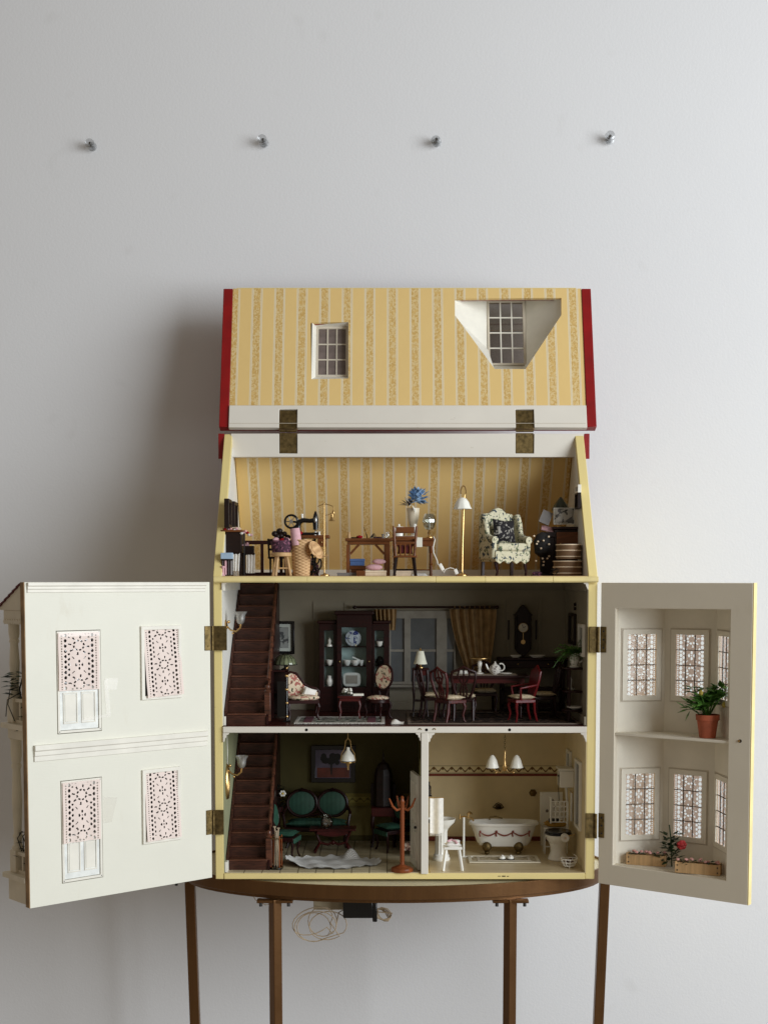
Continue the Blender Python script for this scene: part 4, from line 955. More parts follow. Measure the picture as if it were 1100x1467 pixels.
tag(M().lathe([(2.6,0),(2.6,1),(1.6,1.4),(1.6,5),(2.6,5.4),(2.6,6)], n=10).done('spool', CARDG, loc=(XA(548.5,60,TT), 56, TT)), 'small grey spool on the work table right of the pattern cards', 'spool')
tag(M().box(-6,6,-3,3,0,1.6).ell((5,0,2.4), (2.4,2,1.4), 8, 5).done('scissors_case', WOODD, loc=(XA(508,60,TT), 60, TT)), 'flat dark tool case on the left end of the work table', 'case')
for px, Y, w, d, h, mt, z, lab, cat in ((513,70,22,14,15,WOODA,0,'low brown wooden crate under the work table','crate'), (512,69,21,14,10,BLUE,15.2,'blue box lying on the crate under the work table','box'),
      (537,34,33,16,7.6,CARDC,0,'flat cream box on the floor under the work table','box'), (497,40,28,14,4.5,CARDG,0,'flat grey box on the floor left of the work table','box')):
    t = T('storage_box' if cat == 'box' else 'wooden_crate', lab, cat, at(px, Y, FA+z) if z == 0 else (XA(px,Y,FA+z), Y, FA+z))
    M().box(-w/2, w/2, -d/2, d/2, 0, h*.62).done('box', mt, t, bevel=.4); M().box(-w/2-.5, w/2+.5, -d/2-.5, d/2+.5, h*.62+.1, h).done('lid', mt, t, bevel=.4)
t = T('pink_fabric_rolls', 'stack of pale pink fabric rolls on the cream box under work table', 'fabric', (XA(537,36,FA+8), 36, FA+7.8))
M().ell((-1,0,4.6), (12.5,6,4.6), 16, 8).done('roll', CLOTHP, t); M().ell((6,2,13), (10,5,4), 16, 8).done('roll', CLOTHP, t)
# second table with turned legs
t = T('lamp_table', 'brown table with turned legs under the glass oil lamp', 'table', at(591, 84, FA))
M().box(-33, 33, -18, 18, 52, 56).done('table_top', WOODA, t, bevel=.6); M().box(-30, 30, -15, 15, 44, 51.8).done('apron', WOODA, t)
for x in (-27, 27):
    for y in (-13, 13): turned(t, x, y, 44, 2.6, WOODZ)
M().box(-27, 27, -1, 1, 8, 10).done('stretcher', WOODA, t)
# kitchen chair seen from behind
t = T('kitchen_chair', 'brown slat-back wooden chair with dark red cushion at the attic table', 'chair', at(580, 26, FA))
M().box(-17.5, 17.5, -10, 14, 26.5, 29.5).done('seat', WOODA, t, bevel=.8)
for x in (-1, 1):
    M().cyl((x*16,-14,0), (x*13,-6,27), 1.6, 2.2, 8).done('leg', WOODD, t); M().cyl((x*15,14,0), (x*12,10,27), 1.6, 2.2, 8).done('leg', WOODD, t)
    M().lathe([(2.1,0),(1.6,6),(2.3,12),(1.7,20),(2.2,30),(1.6,42),(.1,43)], (0,0,0), 8).done('back_post', WOODA, t, loc=(x*13.5,-9,29), rot=(radians(6), radians(x*4), 0))
for z, h in ((61,9),(53,4),(46,3)): M().box(-13.6, 13.6, -13.4 if z > 50 else -12.6, -11 if z > 50 else -10.4, z, z+h).done('slat', WOODA, t, bevel=.6)
for x in (-7, 0, 7): M().cyl((x,-10,29.6), (x,-11.6,46), 1.1, n=6).done('spindle', WOODA, t)
M().pillow((0,-7,38), 22, 13, 5).done('cushion', plain('wine_cloth', (84,20,24), .85), t); M().cyl((-14,0,9), (14,0,9), 1.2, n=6).done('stretcher', WOODD, t)
# white sewing machine, candlestick, flower vase, oil lamp on the lamp table
TL = FA+56.2
t = T('white_sewing_machine', 'white miniature sewing machine on the lamp table behind the chair', 'sewing machine', (XA(580,84,TL), 80, TL))
M().box(-14, 16, -5, 5, 0, 3).done('bed', WHITE, t, bevel=.8); M().lathe([(6,0),(6.6,6),(6,11),(3,14),(1,15)], (-9,0,3), 14, sy=.7).cyl((-9,0,17.5), (-9,0,20.5), 1.6).done('pillar', WHITE, t)
M().tube([(-6,0,14),(2,0,13.5),(10,0,13.5),(15,0,13)], [3.4,2.6,2.6,3], 10).done('arm', WHITE, t); M().lathe([(2.4,0),(3.4,3),(3.8,12),(2.6,16),(2,17)], (14.5,0,4), 12).done('head', WHITE, t)
t = T('brass_candlestick', 'tiny brass candlestick at the left end of the lamp table', 'candlestick', (XA(563,84,TL), 70, TL))
M().lathe([(3,0),(3,1),(1,2),(1.2,6),(.8,10),(2,11.5),(1,12),(1,17),(.1,19)], n=10).done('stick', BRASS, t); M().ell((3,0,12), (2.2,2.2,3)).done('bulb', WHITE, t)
t = T('flower_vase', 'cream trumpet vase with blue flowers and feathers on the lamp table', 'vase', (XA(592,84,TL), 96, TL))
M().shell([(7,0),(7.5,1.5),(3.4,6),(4.6,14),(8.2,30),(9.6,45)], .8, n=22).done('vase', plain('cream_glaze', (226,214,190), .3), t)
m = M(); R = random.Random(6)
for k in range(110):
    a, e = R.uniform(0,2*pi), R.uniform(.1,1); d = Vector((cos(a)*e, sin(a)*e*.6, R.uniform(-.1,1))); m.leaf((6+d.x*9, d.y*5-4, 55+d.z*13), d+Vector((.1,0,0)), R.uniform(7,12), R.uniform(6,9))
m.ell((8,-3,57), (5,4,5), 9, 6).done('blue_flower', BFLOW, t)
m = M(); 
for k in range(7): m.leaf((-6,-6,48), (-1+.25*k, -.2, .2+.14*k), 18-k, 5)
m.done('feather', plain('dark_blue_grey_feather', (60,66,80), .7), t)
m = M()
for k in range(6): m.leaf((-2,-9,50), (-1+.3*k, -.3, 1-.35*k), 17, 2.6)
m.done('white_feather', WFLOW, t)
t = T('oil_lamp', 'brass table lamp with ribbed clear glass globe on the lamp table', 'lamp', (XA(614.5,84,TL), 76, TL))
M().lathe([(6,0),(6,1.2),(3,2.4),(1.8,5),(3,8),(1.6,10),(2.4,12)], n=16).done('base', BRASS, t)
M().shell([(5,12.5),(7.6,17),(9.6,25),(8.4,31),(6.4,35.5)], .6, n=24, wob=lambda a, z: .05*cos(8*a)).done('globe', GLASSV, t); M().lathe([(1.2,12.2),(2,18),(1.4,24),(.1,27)], n=10).done('bulb', WHITE, t)
cable('white_cable', 'white cord with switch running from the glass oil lamp to floor', [P(621,769,64), P(623,773,60), P(620.5,784,56), P(621,792,52), P(626,803,46), P(627,808,44), P(631,815,40), P(636,820,36), P(638,816,36), P(645,813.5,34), P(650,815,34), P(653,819,32)], .8, WHITE)
p = P(632, 812.5, 36); tag(M().obox((0,0,0), (5.5,4,11), (0, radians(-28), 0)).done('cord_switch', WHITE, loc=p, bevel=1.2), 'white inline switch on the oil lamp cord', 'switch')
p = P(653, 819, 30); tag(M().obox((0,0,0), (5,4,8), (0, radians(-22), 0)).done('cord_plug', WHITE, loc=p, bevel=.8), 'small white plug at the end of the oil lamp cord', 'plug')
# standing lamp
t = T('standing_lamp', 'tall brass standing lamp with white fluted glass shade in attic', 'floor lamp', at(662, 44, FA))
M().lathe([(8,0),(8,1.4),(6,2.4),(2,4),(1.4,6)], n=20).done('base', BRASS, t); M().tube([(0,0,5),(.5,0,50),(2,0,100),(3,0,118)], 1.1, 8).done('pole', BRASS, t)
M().tube(arc((1.2,0,122), 4, -20, 200, 12, sy=2.2), 1.1).done('hook', BRASS, t)
M().shell([(2.6,16.5),(6,15),(9.6,10),(11.6,4),(13.4,0)], .8, c=(-.5,-3,97), n=30, wob=lambda a, z: .05*cos(9*a)*(1-z/17)).done('shade', SHADE, t); M().cyl((-.5,-3,98), (-.5,-3,108), 2.6, n=10).done('socket', DARKM, t)
# wing chair
t = T('wing_chair', 'cream floral wing armchair in the attic', 'armchair', at(722, 66, FA), radians(27))
def soft(m, name, mat, par, bv=3): o = m.done(name, mat, par, bevel=bv); return o
soft(M().plate([(-29,24),(29,24),(29,84),(24,92),(14,93),(7,99),(0,101),(-7,99),(-14,93),(-24,92),(-29,84)], [], 16, 25), 'backrest', FLORW, t)
for s in (-1, 1):
    soft(M().plate([(-20,24),(20,24),(20,90),(8,92),(2,80),(-2,62),(-20,56),(-22,46)], [], s*29-4, s*29+4, 'yz'), 'wing', FLORW, t); M().cyl((s*29,-22,52), (s*29,4,55), 5.4, n=14).done('arm', FLORW, t)
soft(M().box(-25, 25, -24, 16, 36, 48), 'seat_cushion', FLORW, t, 3.5)
m = M().plate([(-29,22)]+[(-29+58*i/16, 22-2.4*(1-cos(i*pi/2))) for i in range(1,16)]+[(29,22),(29,36),(-29,36)], [], -23, -17); m.done('front_valance', FLORW, t, bevel=.8); M().box(-28, 28, -17, 22, 21, 36).done('base', FLORW, t, bevel=1)
for x in (-25, 25): M().tube([(x,-19,0),(x*.98,-21,6),(x,-17,20)], [2,1.8,3.2], 8).done('leg', MAHOD, t); M().bar((x,20,0), (x,19,21), 4).done('leg', MAHOD, t)
o = M().pillow((0,0,0), 38, 34, 13).done('cushion', FLORD, house); o.parent = None
t2 = o; o.location = (Vector(at(722, 66, FA))+Vector((-1, -6, 66)))*MM; o.rotation_euler = (radians(-14), radians(4), radians(27)); o.name = 'tapestry_cushion'; tag(o, 'dark tapestry cushion leaning in the floral wing chair', 'cushion')
# right corner: bead stand, cabinet, cushion, lamp, hat boxes
t = T('bead_stand', 'dark draped stand hung with white pearl beads beside wing chair', 'stand', at(776, 96, FA))
M().lathe([(13,0),(13,2),(3,4),(3,28),(11,34),(13,52),(8,62),(.1,66)], n=16, sy=.7).done('drape', plain('black_lace', (22,20,20), .8), t)
R = random.Random(5); me = None
for k in range(13):
    lc = (R.uniform(-14,10), -11+R.uniform(-1,1), 16+R.uniform(0,46))
    if me is None: o = M().ell((0,0,0), (1.6,1.3,1.5), 8, 6).done('bead', CARDC, t, loc=lc); me = o.data
    else: link('bead', me, t, lc)
t = T('corner_cabinet', 'dark brown cabinet in the right attic corner', 'cabinet', at(813, 128, FA))
M().box(-23, 24, -20, 30, 4, 70).done('body', WOODD, t, bevel=.8); M().box(-26, 27, -23, 32, 70.1, 74).done('top', MAHOD, t, bevel=.8); M().box(-24, 25, -21, 30, 0, 3.8).done('plinth', MAHOD, t)
M().box(-20, 21, -21.2, -20.1, 30, 66).done('cabinet_door', WOODA, t, bevel=.5); M().ell((-14,-22.4,48), 1.5).done('door_knob', BRASS, t)
t = T('sewing_box', 'open dark box with pink lining left of the corner cabinet', 'box', at(785, 116, FA))
M().box(-9, 8, -8, 8, 0, 58).done('pedestal', WOODD, t, bevel=.6); M().box(-12, 9, -9, 9, 58.2, 66).done('case', WOODD, t, bevel=.6); M().obox((-1,2,71), (19,1.5,12), (radians(-55),radians(14),0)).done('lid', CLOTHP, t); M().obox((-4,0,88), (16,1.2,22), (radians(-25),radians(24),0)).done('pattern_sheet', CARDG, t)
t = T('printed_cushion', 'grey printed cushion with white piping on the corner cabinet', 'cushion', (XA(808,110,FA+75), 112, FA+90))
M().pillow((0,0,0), 32, 25, 9).done('cover', GREYP, t, rot=(radians(-10), 0, 0)); M().tube([(-15.5,-2,-12),(15.5,-2,-12),(15.5,2,12),(-15.5,2,12)], .8, 6, True).done('piping', WFLOW, t)
t = T('small_stained_lamp', 'small dark stained-glass lamp on top of the corner cabinet', 'lamp', (XA(803,140,FA+75), 142, FA+74.3))
M().lathe([(6,0),(6,2),(1.6,4),(1.6,30)], n=12).done('stand', BRASS, t); M().shell([(14,26),(11,33),(6,40),(1.4,46)], .6, n=8).done('shade', plain('leaded_green_glass', (48,54,40), .15, 0, .3, 90), t, smooth=False)
for k, (z, r, lab, Y) in enumerate(((0, 21, 'lower round hat box with pale bands in right attic corner', 62), (24.3, 18, 'upper round hat box with pale bands in right attic corner', 62))):
    t = T('hat_box', lab, 'hat box', (XA(813+k, Y, FA), Y, FA+z), 0, 'hat boxes in the attic corner')
    M().lathe([(r-1,0),(r,.5),(r,22),(.1,22.2)], n=30).done('drum', plain('brown_card', (112,84,56), .7), t)
    for zz in (4, 13, 21.4): M().tube([(r*1.02*cos(a*pi/15), r*1.02*sin(a*pi/15), zz) for a in range(30)], .9, 5, True).done('band', CARDC, t)
tag(M().tube([(0,0,0),(6,0,8),(-6,1,9),(6,1,4),(-8,0,3),(3,0,10)], .9).done('wire_trinket', BLACK, loc=(XA(795,36,FA), 36, FA+1)), 'tangled black wire trinket on the floor before the hat boxes', 'trinket')
for (y0, z, h, mt, mf, lab) in ((62, 716, 24, DARKM, WOODD, 'dark framed picture on the right attic gable'), (62, 699, 12, GREYP, TRIM, 'small white framed picture high on the right attic gable')):
    zc = PZ(z, y0); w = 34; t = T('gable_picture', lab, 'picture', (XRi-1, y0+30, zc))
    M().plate(rect(-w/2,-h/2,w/2,h/2), [rect(-w/2+3,-h/2+3,w/2-3,h/2-3)], -5, 0, 'yz').done('frame', mf, t, bevel=.4); M().box(-2, 0, -w/2+3, w/2-3, -h/2+3, h/2-3).done('print', mt, t)

# small clutter on and under the attic tables
def small(name, lab, cat, px, Y, z, m, mat): tag(m.done(name, mat, loc=(XA(px,Y,z), Y, z)), lab, cat)
small('pincushion', 'small red pincushion in the middle of the work table', 'pincushion', 515, 56, TT, M().lathe([(3,0),(4.6,1.5),(4.6,3),(.1,4.6)], n=14), CLOTHR)
small('glass_jar', 'tiny glass jar at the right end of the work table', 'jar', 555, 56, TT, M().lathe([(3,0),(3.4,1),(3.4,6),(2.2,7),(2.4,9)], n=14), GLASSV)
small('folded_fabric', 'folded dark fabric pile near the right end of the work table', 'fabric', 541, 66, TT, M().pillow((0,0,0), 14, 11, 5, (pi/2,0,.2)), PURP)
small('paper_pattern', 'white paper pattern hanging over the right edge of the lamp table', 'paper', 600, 66, TL, M().sheet(lambda u, v: (-6+11*u, -4+8*v if v < .6 else .8-2.4, .3 if v < .6 else .3), 6, 2).sheet(lambda u, v: (-6+11*u, -4.4-.6*v, .3-14*v), 6, 4), CREAM)
small('button_box', 'small brown button box on the lamp table behind the chair', 'box', 572, 92, TL, M().box(-7,7,-5,5,0,7).box(-7.4,7.4,-5.4,5.4,5,6), WOODD)
small('fabric_bundle', 'white fabric bundle on the floor under the lamp table', 'fabric', 600, 92, FA, M().pillow((0,0,0), 26, 16, 9, (pi/2,0,.2)), CLOTHW)
small('shoe_box', 'flat pale box on the floor under the lamp table', 'box', 576, 92, FA, M().box(-13,13,-9,9,0,5).box(-13.5,13.5,-9.5,9.5,5.1,7.5), CARDC)
small('yarn_skein', 'dark yarn skein on the treadle table left of the machine', 'yarn', 429, 54, FA+59.7, M().ell((0,0,3), (5,3.5,3), 12, 7), CLOTHR)
small('thread_cone', 'brown thread cone on the work table left end', 'thread', 500, 58, TT, M().lathe([(3,0),(3,1),(1.2,8),(1.4,9)], n=12), WOODL)
small('dark_bag', 'dark cloth bag on the floor behind the wicker hamper', 'bag', 446, 120, FA, M().lathe([(9,0),(12,6),(11,16),(5,24),(6,27)], n=16, sy=.7), PURP)
small('wood_block', 'short wooden box on the floor left of the cream box', 'box', 517, 30, FA, M().box(-6.5,6.5,-6,6,0,7.4), WOODA)
small('leaning_rod', 'thin dark rod leaning in the right attic corner', 'rod', 830, 150, FA, M().cyl((0,0,0), (2,30,104), 1, n=6), WOODD)
small('fabric_stack', 'stack of folded fabrics on the floor beside the bead stand', 'fabric', 768, 60, FA, M().pillow((0,0,0), 16, 14, 5, (pi/2,0,.2)).pillow((1,0,4), 15, 13, 5, (pi/2,0,-.2)), PURP)
small('brown_valise', 'small brown valise under the treadle table', 'case', 437, 96, FA, M().box(-13,13,-7,7,0,16).tube(arc((0,0,16), 4, 0, 180, 8), .8), WOODA)
small('cotton_cards', 'stack of pale cotton cards on top of the left counter', 'cards', 339, 62, FA+67.2, M().box(-6,6,-5,5,0,1.4).box(-5,6.5,-4,5,1.5,2.8).box(-6,5,-5,4,2.9,4.2), CARDC)
small('bobbin_tray', 'dark bobbin tray on the landing rail side of the counter', 'tray', 352, 62, FA+44.2, M().box(-5,5,-4,4,0,2).ell((-2,0,3.4), (2,2,1.8), 8, 5).ell((2.4,0,3.4), (2,2,1.8), 8, 5), CLOTHP)
t = T('slipper_chair', 'small dark wooden chair behind the pale stool in the attic', 'chair', at(398, 110, FA), radians(160))
M().box(-12, 12, -10, 10, 26, 29).done('seat', WOODD, t, bevel=.6); box4legs(t, 24, 20, 26, 1.8, WOODD)
for x in (-10, 10): M().cyl((x,9,29), (x,12,56), 1.6, n=8).done('back_post', WOODD, t)
for z in (38, 46, 52): M().box(-9.5, 9.5, 9.6+(z-29)*.11, 11.4+(z-29)*.11, z, z+3.4).done('slat', WOODD, t)

# ================================================================== MIDDLE FLOOR FURNISHINGS (floor ZM)
FM = ZM+1.2
def cab_leg(t, x, y, h, sx, sy, r=2.2, mat=MAHOD):
    M().tube([(x+sx*2.5,y+sy*2.5,0),(x+sx*.5,y+sy*.5,h*.15),(x-sx*.6,y-sy*.6,h*.4),(x+sx*1.6,y+sy*1.6,h*.78),(x,y,h)], [r*.8,r*.6,r*.75,r*1.15,r*1.1], 8).done('leg', mat, t)
def sconce(Y, pyz, lab):
    z = PZ(pyz, Y); t = T('wall_sconce', lab, 'wall lamp', (XLi+1, Y, z), 0, 'brass wall sconces by the stairs')
    M().lathe([(7,0),(7,1.2),(4,2.4),(2,3.4)], (0,0,0), 16, axis='x', sy=1.3).done('back_plate', BRASS, t)
    M().tube([(2,0,0),(8,-2,-6),(16,-3,-8),(22,-3,-3),(22.5,-3,3)], 1.3, 8).ell((5,-1,6), 2.4).ell((11,-2,-10.5), 1.6).done('arm', BRASS, t)
    M().shell([(3,0),(5.4,3),(6.4,8),(6.8,13),(8.6,18)], .7, c=(22.5,-3,3), n=24, wob=lambda a, z: (.16*cos(6*a) if z > 14 else .02*cos(6*a))).done('tulip_shade', glass('frosted_glass', (.80,.79,.76,1), .35, .5) if 'frosted_glass' not in bpy.data.materials else bpy.data.materials['frosted_glass'], t)
    M().lathe([(2,0),(2.6,6),(.1,11)], (22.5,-3,4), 10).done('bulb', WHITE, t)
sconce(34, 897, 'brass wall sconce with tulip shade beside the upper staircase')
def framed(Y, x0, y0, x1, y1, lab, fr, fmat, mat_w, matm, prt, name='framed_picture'):
    p0, p1 = P(x0, y1, Y), P(x1, y0, Y); w, h = p1.x-p0.x, p1.z-p0.z
    t = T(name, lab, 'picture', ((p0.x+p1.x)/2, Y, p0.z))
    M().plate(rect(-w/2,0,w/2,h), [rect(-w/2+fr,fr,w/2-fr,h-fr)], -5, 0).done('frame', fmat, t, bevel=.6)
    M().box(-w/2+fr, w/2-fr, -2, -.2, fr, h-fr).done('mount', matm, t); k = fr+mat_w
    M().box(-w/2+k, w/2-k, -2.6, -2.05, k, h-k).done('print', prt, t); M().box(-w/2+fr, w/2-fr, -3.6, -3.2, fr, h-fr).done('glazing', GLASS, t); return t
framed(YB-1.4, 386, 890, 422, 937, 'black framed grey print with white mount beside upper staircase', 4.5, BLACK, 5, CREAM, GREYP)
# tiered stand with stained-glass lamp
t = T('corner_stand', 'dark tall stand with gilt knobs beside the rose chaise', 'stand', at(400, 120, FM))
for x in (-12, 12):
    for y in (-9, 9): M().bar((x,y,0), (x,y,74), 4).done('post', MAHOD, t); M().ell((x,y,76), 2.6).done('finial', BRASS, t)
for z in (3, 38, 70): M().box(-14, 14, -11, 11, z, z+3).done('shelf', MAHOD, t, bevel=.5)
M().box(-13, 13, 8, 10, 6.2, 69.8).done('back_panel', WOODD, t)
t = T('stained_glass_lamp', 'domed stained-glass table lamp on the dark corner stand', 'lamp', (XA(409,122,FM+74), 118, FM+73.2))
M().lathe([(6,0),(6,1.5),(2,3),(2.4,8),(1.4,12),(1.4,20)], n=14).done('base', DARKM, t)
M().shell([(17.5,8),(17,11),(14.5,17),(9,22),(2,24)], .6, n=16).done('shade', plain('green_stained_glass', (98,104,80), .12, 0, .35, 70, .1), t, smooth=False)
m = M()
for k in range(16):
    a = 2*pi*k/16; m.tube([(r*cos(a)*1.005, r*sin(a)*1.005, z) for r, z in ((17.5,8),(17,11),(14.5,17),(9,22),(2,24.2))], .4, 4)
m.tube([(17.6*cos(a*pi/16), 17.6*sin(a*pi/16), 8) for a in range(32)], .7, 5, True).done('leading', BLACK, t)
# rose chaise: scrolled back falling to the right
t = T('rose_chaise', 'rose tapestry chaise with carved dark frame beside upper stairs', 'chaise', at(434, 78, FM), radians(8))
prof = [(-22,32),(-22,68),(-16,70),(-9,67),(-4,60),(2,52),(10,47),(20,44),(24,40),(24,32)]
M().plate(prof, [], 11, 15).done('backrest', FLORP, t, bevel=1.5)
M().tube([(x,13,z) for x, z in [(-22,32),(-23,66),(-18,71.5),(-9,69),(-3,61.5),(3,53),(11,48.5),(21,46),(25,42),(24,34)]], 2.2, 8).done('crest_rail', MAHOD, t)
M().ell((1,-2,34), (24,18,5), 22, 10).done('seat', FLORP, t); M().plate([(-24,26),(24,26),(23,31),(-24,31)], [], -16, 14).done('seat_rail', MAHOD, t, bevel=1)
for x in (-21, 21):
    for y in (-13, 12): cab_leg(t, x, y, 27, 1 if x > 0 else -1, 1 if y > 0 else -1)
M().pillow((10,4,41), 20, 15, 8, (radians(-20), radians(20), 0)).done('bolster', CLOTHW, t)
t = T('gilt_post_screen', 'narrow black screen post with gilt balls left of the chaise', 'screen', at(411, 52, FM))
M().cyl((0,0,2), (0,0,66), 1.7, n=8).done('post', BLACK, t); M().box(-5, 5, -3, 3, 0, 2.5).done('foot', BLACK, t); M().box(-14, -2, -.6, .6, 8, 60).done('panel', BLACK, t)
for z in (8, 28, 48, 68): M().ell((0,0,z), 2.5).done('gilt_ball', BRASS, t)
# china cabinet
t = T('china_cabinet', 'dark mahogany breakfront china cabinet with glazed teal interior', 'cabinet', at(507.5, 218, FM))
s = 1.109
def cb(px): return (px-507.5)*s
def cz(py): return PZ(py, 200)-FM
zc, zw = cz(881), cz(894); D0, D1 = -16, 28
def carcass(x0, x1, y0, z1, wx0, wx1, name):
    zb0 = cz(985)
    M().plate(rect(x0,0,x1,z1), [rect(wx0,zb0,wx1,cz(899) if name == 'centre_section' else cz(904))], y0, y0+4).done(name, MAHOD, t, bevel=.6)
    for xx in (x0, x1-2.5): M().box(xx, xx+2.5, y0+4.1, D1, 0, z1).done('side_panel', MAHOD, t)
    M().box(x0+2.6, x1-2.6, 12, 14, 0, z1).done('back_panel', TEAL, t)
    for zz in (cz(927), cz(954.5), zb0-.5): M().box(x0+2.6, x1-2.6, y0+6, 11.9, zz-1.3, zz).done('shelf', MAHOD, t)
    M().box(x0+2.6, x1-2.6, y0+4.1, D1, z1-2, z1-.1).done('ceiling_board', MAHOD, t)
    M().box(wx0-.3, wx1+.3, y0+1.6, y0+2.2, zb0, cz(899)).done('glass_door', GLASS, t)
carcass(cb(483), cb(533), D0, zc, cb(490), cb(525), 'centre_section'); carcass(cb(457.5), cb(483)-.2, D0+10, zw, cb(465), cb(478), 'left_section'); carcass(cb(533)+.2, cb(558), D0+10, zw, cb(537), cb(550), 'right_section')
M().box(cb(480), cb(536), D0-3, D1, zc+.1, zc+6).done('cornice', MAHOD, t, bevel=1); M().box(cb(455), cb(482), D0+7, D1, zw+.1, zw+5).done('cornice', MAHOD, t, bevel=1); M().box(cb(534), cb(560), D0+7, D1, zw+.1, zw+5).done('cornice', MAHOD, t, bevel=1)
for x0, x1 in ((486,506),(508,530)): M().plate(rect(cb(x0),4,cb(x1),cz(990)), [rect(cb(x0)+2,6,cb(x1)-2,cz(990)-2)], D0-1, D0-.1).done('door_moulding', MAHOD, t)
for x in (487, 529): M().ell((cb(x), D0-1.5, cz(948)), 1.4).done('knob', BRASS, t)
base = at(507.5, 218, FM)
BLUEW = floral('blue_white_china', (206,210,214), [((56,66,120), .55)], 160, .2)
def china(name, lab, cat, px, shelf_py, Y, mk):
    Y -= 12; z = FM+(cz(shelf_py) if shelf_py else 0)+.2; t = T(name, lab, cat, (XA(px, Y, z), Y, z)); mk(t)
def standing_plate(r, mat, sx=1.0):
    def mk(t): M().lathe([(.1,-.6),(r*.6,-.6),(r*.66,.6),(r,1.6),(r,2.2),(r*.66,1.2),(r*.6,.2),(.1,.2)], (0,0,r), 28, sx=sx, axis='y').done('plate', mat, t, rot=(radians(8),0,0)); M().tube([(-5,2,0),(-4,-2.6,1),(-4,-2.6,3)], .6).tube([(5,2,0),(4,-2.6,1),(4,-2.6,3)], .6).done('easel', BRASS, t)
    return mk
china('display_plate', 'round blue and white plate on the top shelf of china cabinet', 'plate', 506, 927, 226, standing_plate(12.6, BLUEW))
def platter(w, h):
    def mk(t): M().plate([(w/2*(abs(cos(a))**.5)*(1 if cos(a) > 0 else -1), h/2+h/2*(abs(sin(a))**.5)*(1 if sin(a) > 0 else -1)) for a in [2*pi*i/28 for i in range(28)]], [], 0, 1.4).done('platter', WHITE, t, rot=(radians(-8),0,0)); M().box(-w*.32, w*.32, -.9, -.2, h*.2, h*.8).done('printed_centre', plain('faded_print', (170,160,148), .3), t, rot=(radians(-8),0,0))
    return mk
china('display_platter', 'white handled platter standing on the bottom shelf of china cabinet', 'platter', 504, 984.5, 222, platter(28, 22))
def bowls(t):
    for x, r in ((-10, 7), (3, 8), (13, 4)): M().shell([(r*.4,0),(r*.8,4),(r,9)], .5, c=(x,0,0), n=18).done('dish', WHITE, t)
    M().obox((5,0,11), (14,5,2), (0,radians(24),0)).done('cover', WHITE, t)
china('china_dishes', 'white covered dishes on the middle shelf of china cabinet', 'dishes', 506, 954.5, 222, bowls)
def cup(t): M().shell([(2,0),(4,2),(5.4,8)], .5, n=16).done('bowl', WHITE, t); M().box(-5.5,5.5,-4,4,8.2,11).done('dark_rim', DARKM, t)
china('china_bowl', 'white bowl on the upper right shelf of china cabinet', 'bowl', 543.5, 927, 226, cup)
def jug(t): M().lathe([(3,0),(5,4),(5.5,9),(3,14),(3.6,17)], n=16).done('body', WHITE, t); M().tube(arc((5,0,9), 4, -80, 80, 8), .8).done('handle', WHITE, t)
china('white_jug', 'white lidded jug on the lower left shelf of china cabinet', 'jug', 472, 984.5, 226, jug)
china('white_teacup', 'white teacup on the middle left shelf of china cabinet', 'cup', 472, 954.5, 226, lambda t: M().shell([(2,0),(5,4),(6,9)], .5, n=16).done('cup', WHITE, t))
china('dark_vase', 'dark round vase on the middle right shelf of china cabinet', 'vase', 544, 954.5, 226, lambda t: M().lathe([(3,0),(6,5),(6.4,9),(3,14),(2,15)], n=16).done('vase', BLACK, t))
china('upper_ornament', 'small dark ornament on the top left shelf of china cabinet', 'ornament', 472, 927, 226, lambda t: M().lathe([(5,0),(5,2),(2,5),(3,9),(.1,14)], n=14).done('ornament', WHITE, t))
# curtain rod and curtains
zr = PZ(870, YB-14); t = T('curtain_rod', 'dark wooden curtain rod above the middle room window', 'curtain rod', (XA(610,YB-14,zr), YB-14, zr))
xa_, xb_ = XA(508,YB-14,zr)-XA(610,YB-14,zr), XA(712,YB-14,zr)-XA(610,YB-14,zr)
M().cyl((xa_,0,0), (xb_,0,0), 1.7, n=10).done('rod', MAHOD, t)
for x in (xa_, xb_): M().ell((x,0,0), 3).done('finial', MAHOD, t)
for k in range(8): M().tube(arc((xb_-12-k*8,0,-.5), 2.8, 0, 360, 12, 'yz'), .5, 5).done('ring', BRASS, t)
for x in (xa_+6, xb_-4): M().bar((x,0,0), (x,12.8,0), 2).done('bracket', MAHOD, t)
def curtain(px0, px1, bx0, bx1, pyb, lab, ph):
    Y = YB-14; a0, a1 = P(px0, 873, Y), P(px1, 873, Y); b0, b1 = P(bx0, pyb, Y), P(bx1, pyb, Y); ox, oz = a0.x, a0.z
    def fn(off):
        def g(u, v):
            k = v**1.5; x = (a0.x+(a1.x-a0.x)*u)*(1-k)+(b0.x+(b1.x-b0.x)*u)*k; z = a0.z+(b0.z-a0.z)*v
            return (x-ox, (6-2.5*v)*sin(u*11*pi+ph+.5*sin(3*u+v*2))*(.55+.45*sin(u*3+1))+off, z-oz)
        return g
    tag(M().sheet(fn(0), 90, 16).sheet(fn(.9), 90, 16).done('curtain', CURT, loc=(ox, Y-4, oz), fix=False), lab, 'curtain', 'ochre window curtains')
curtain(644, 711, 668, 700, 962, 'ochre curtain gathered right of the middle room window', 0); curtain(536, 568, 540, 566, 903, 'short ochre curtain partly hidden behind the china cabinet', 1.3)
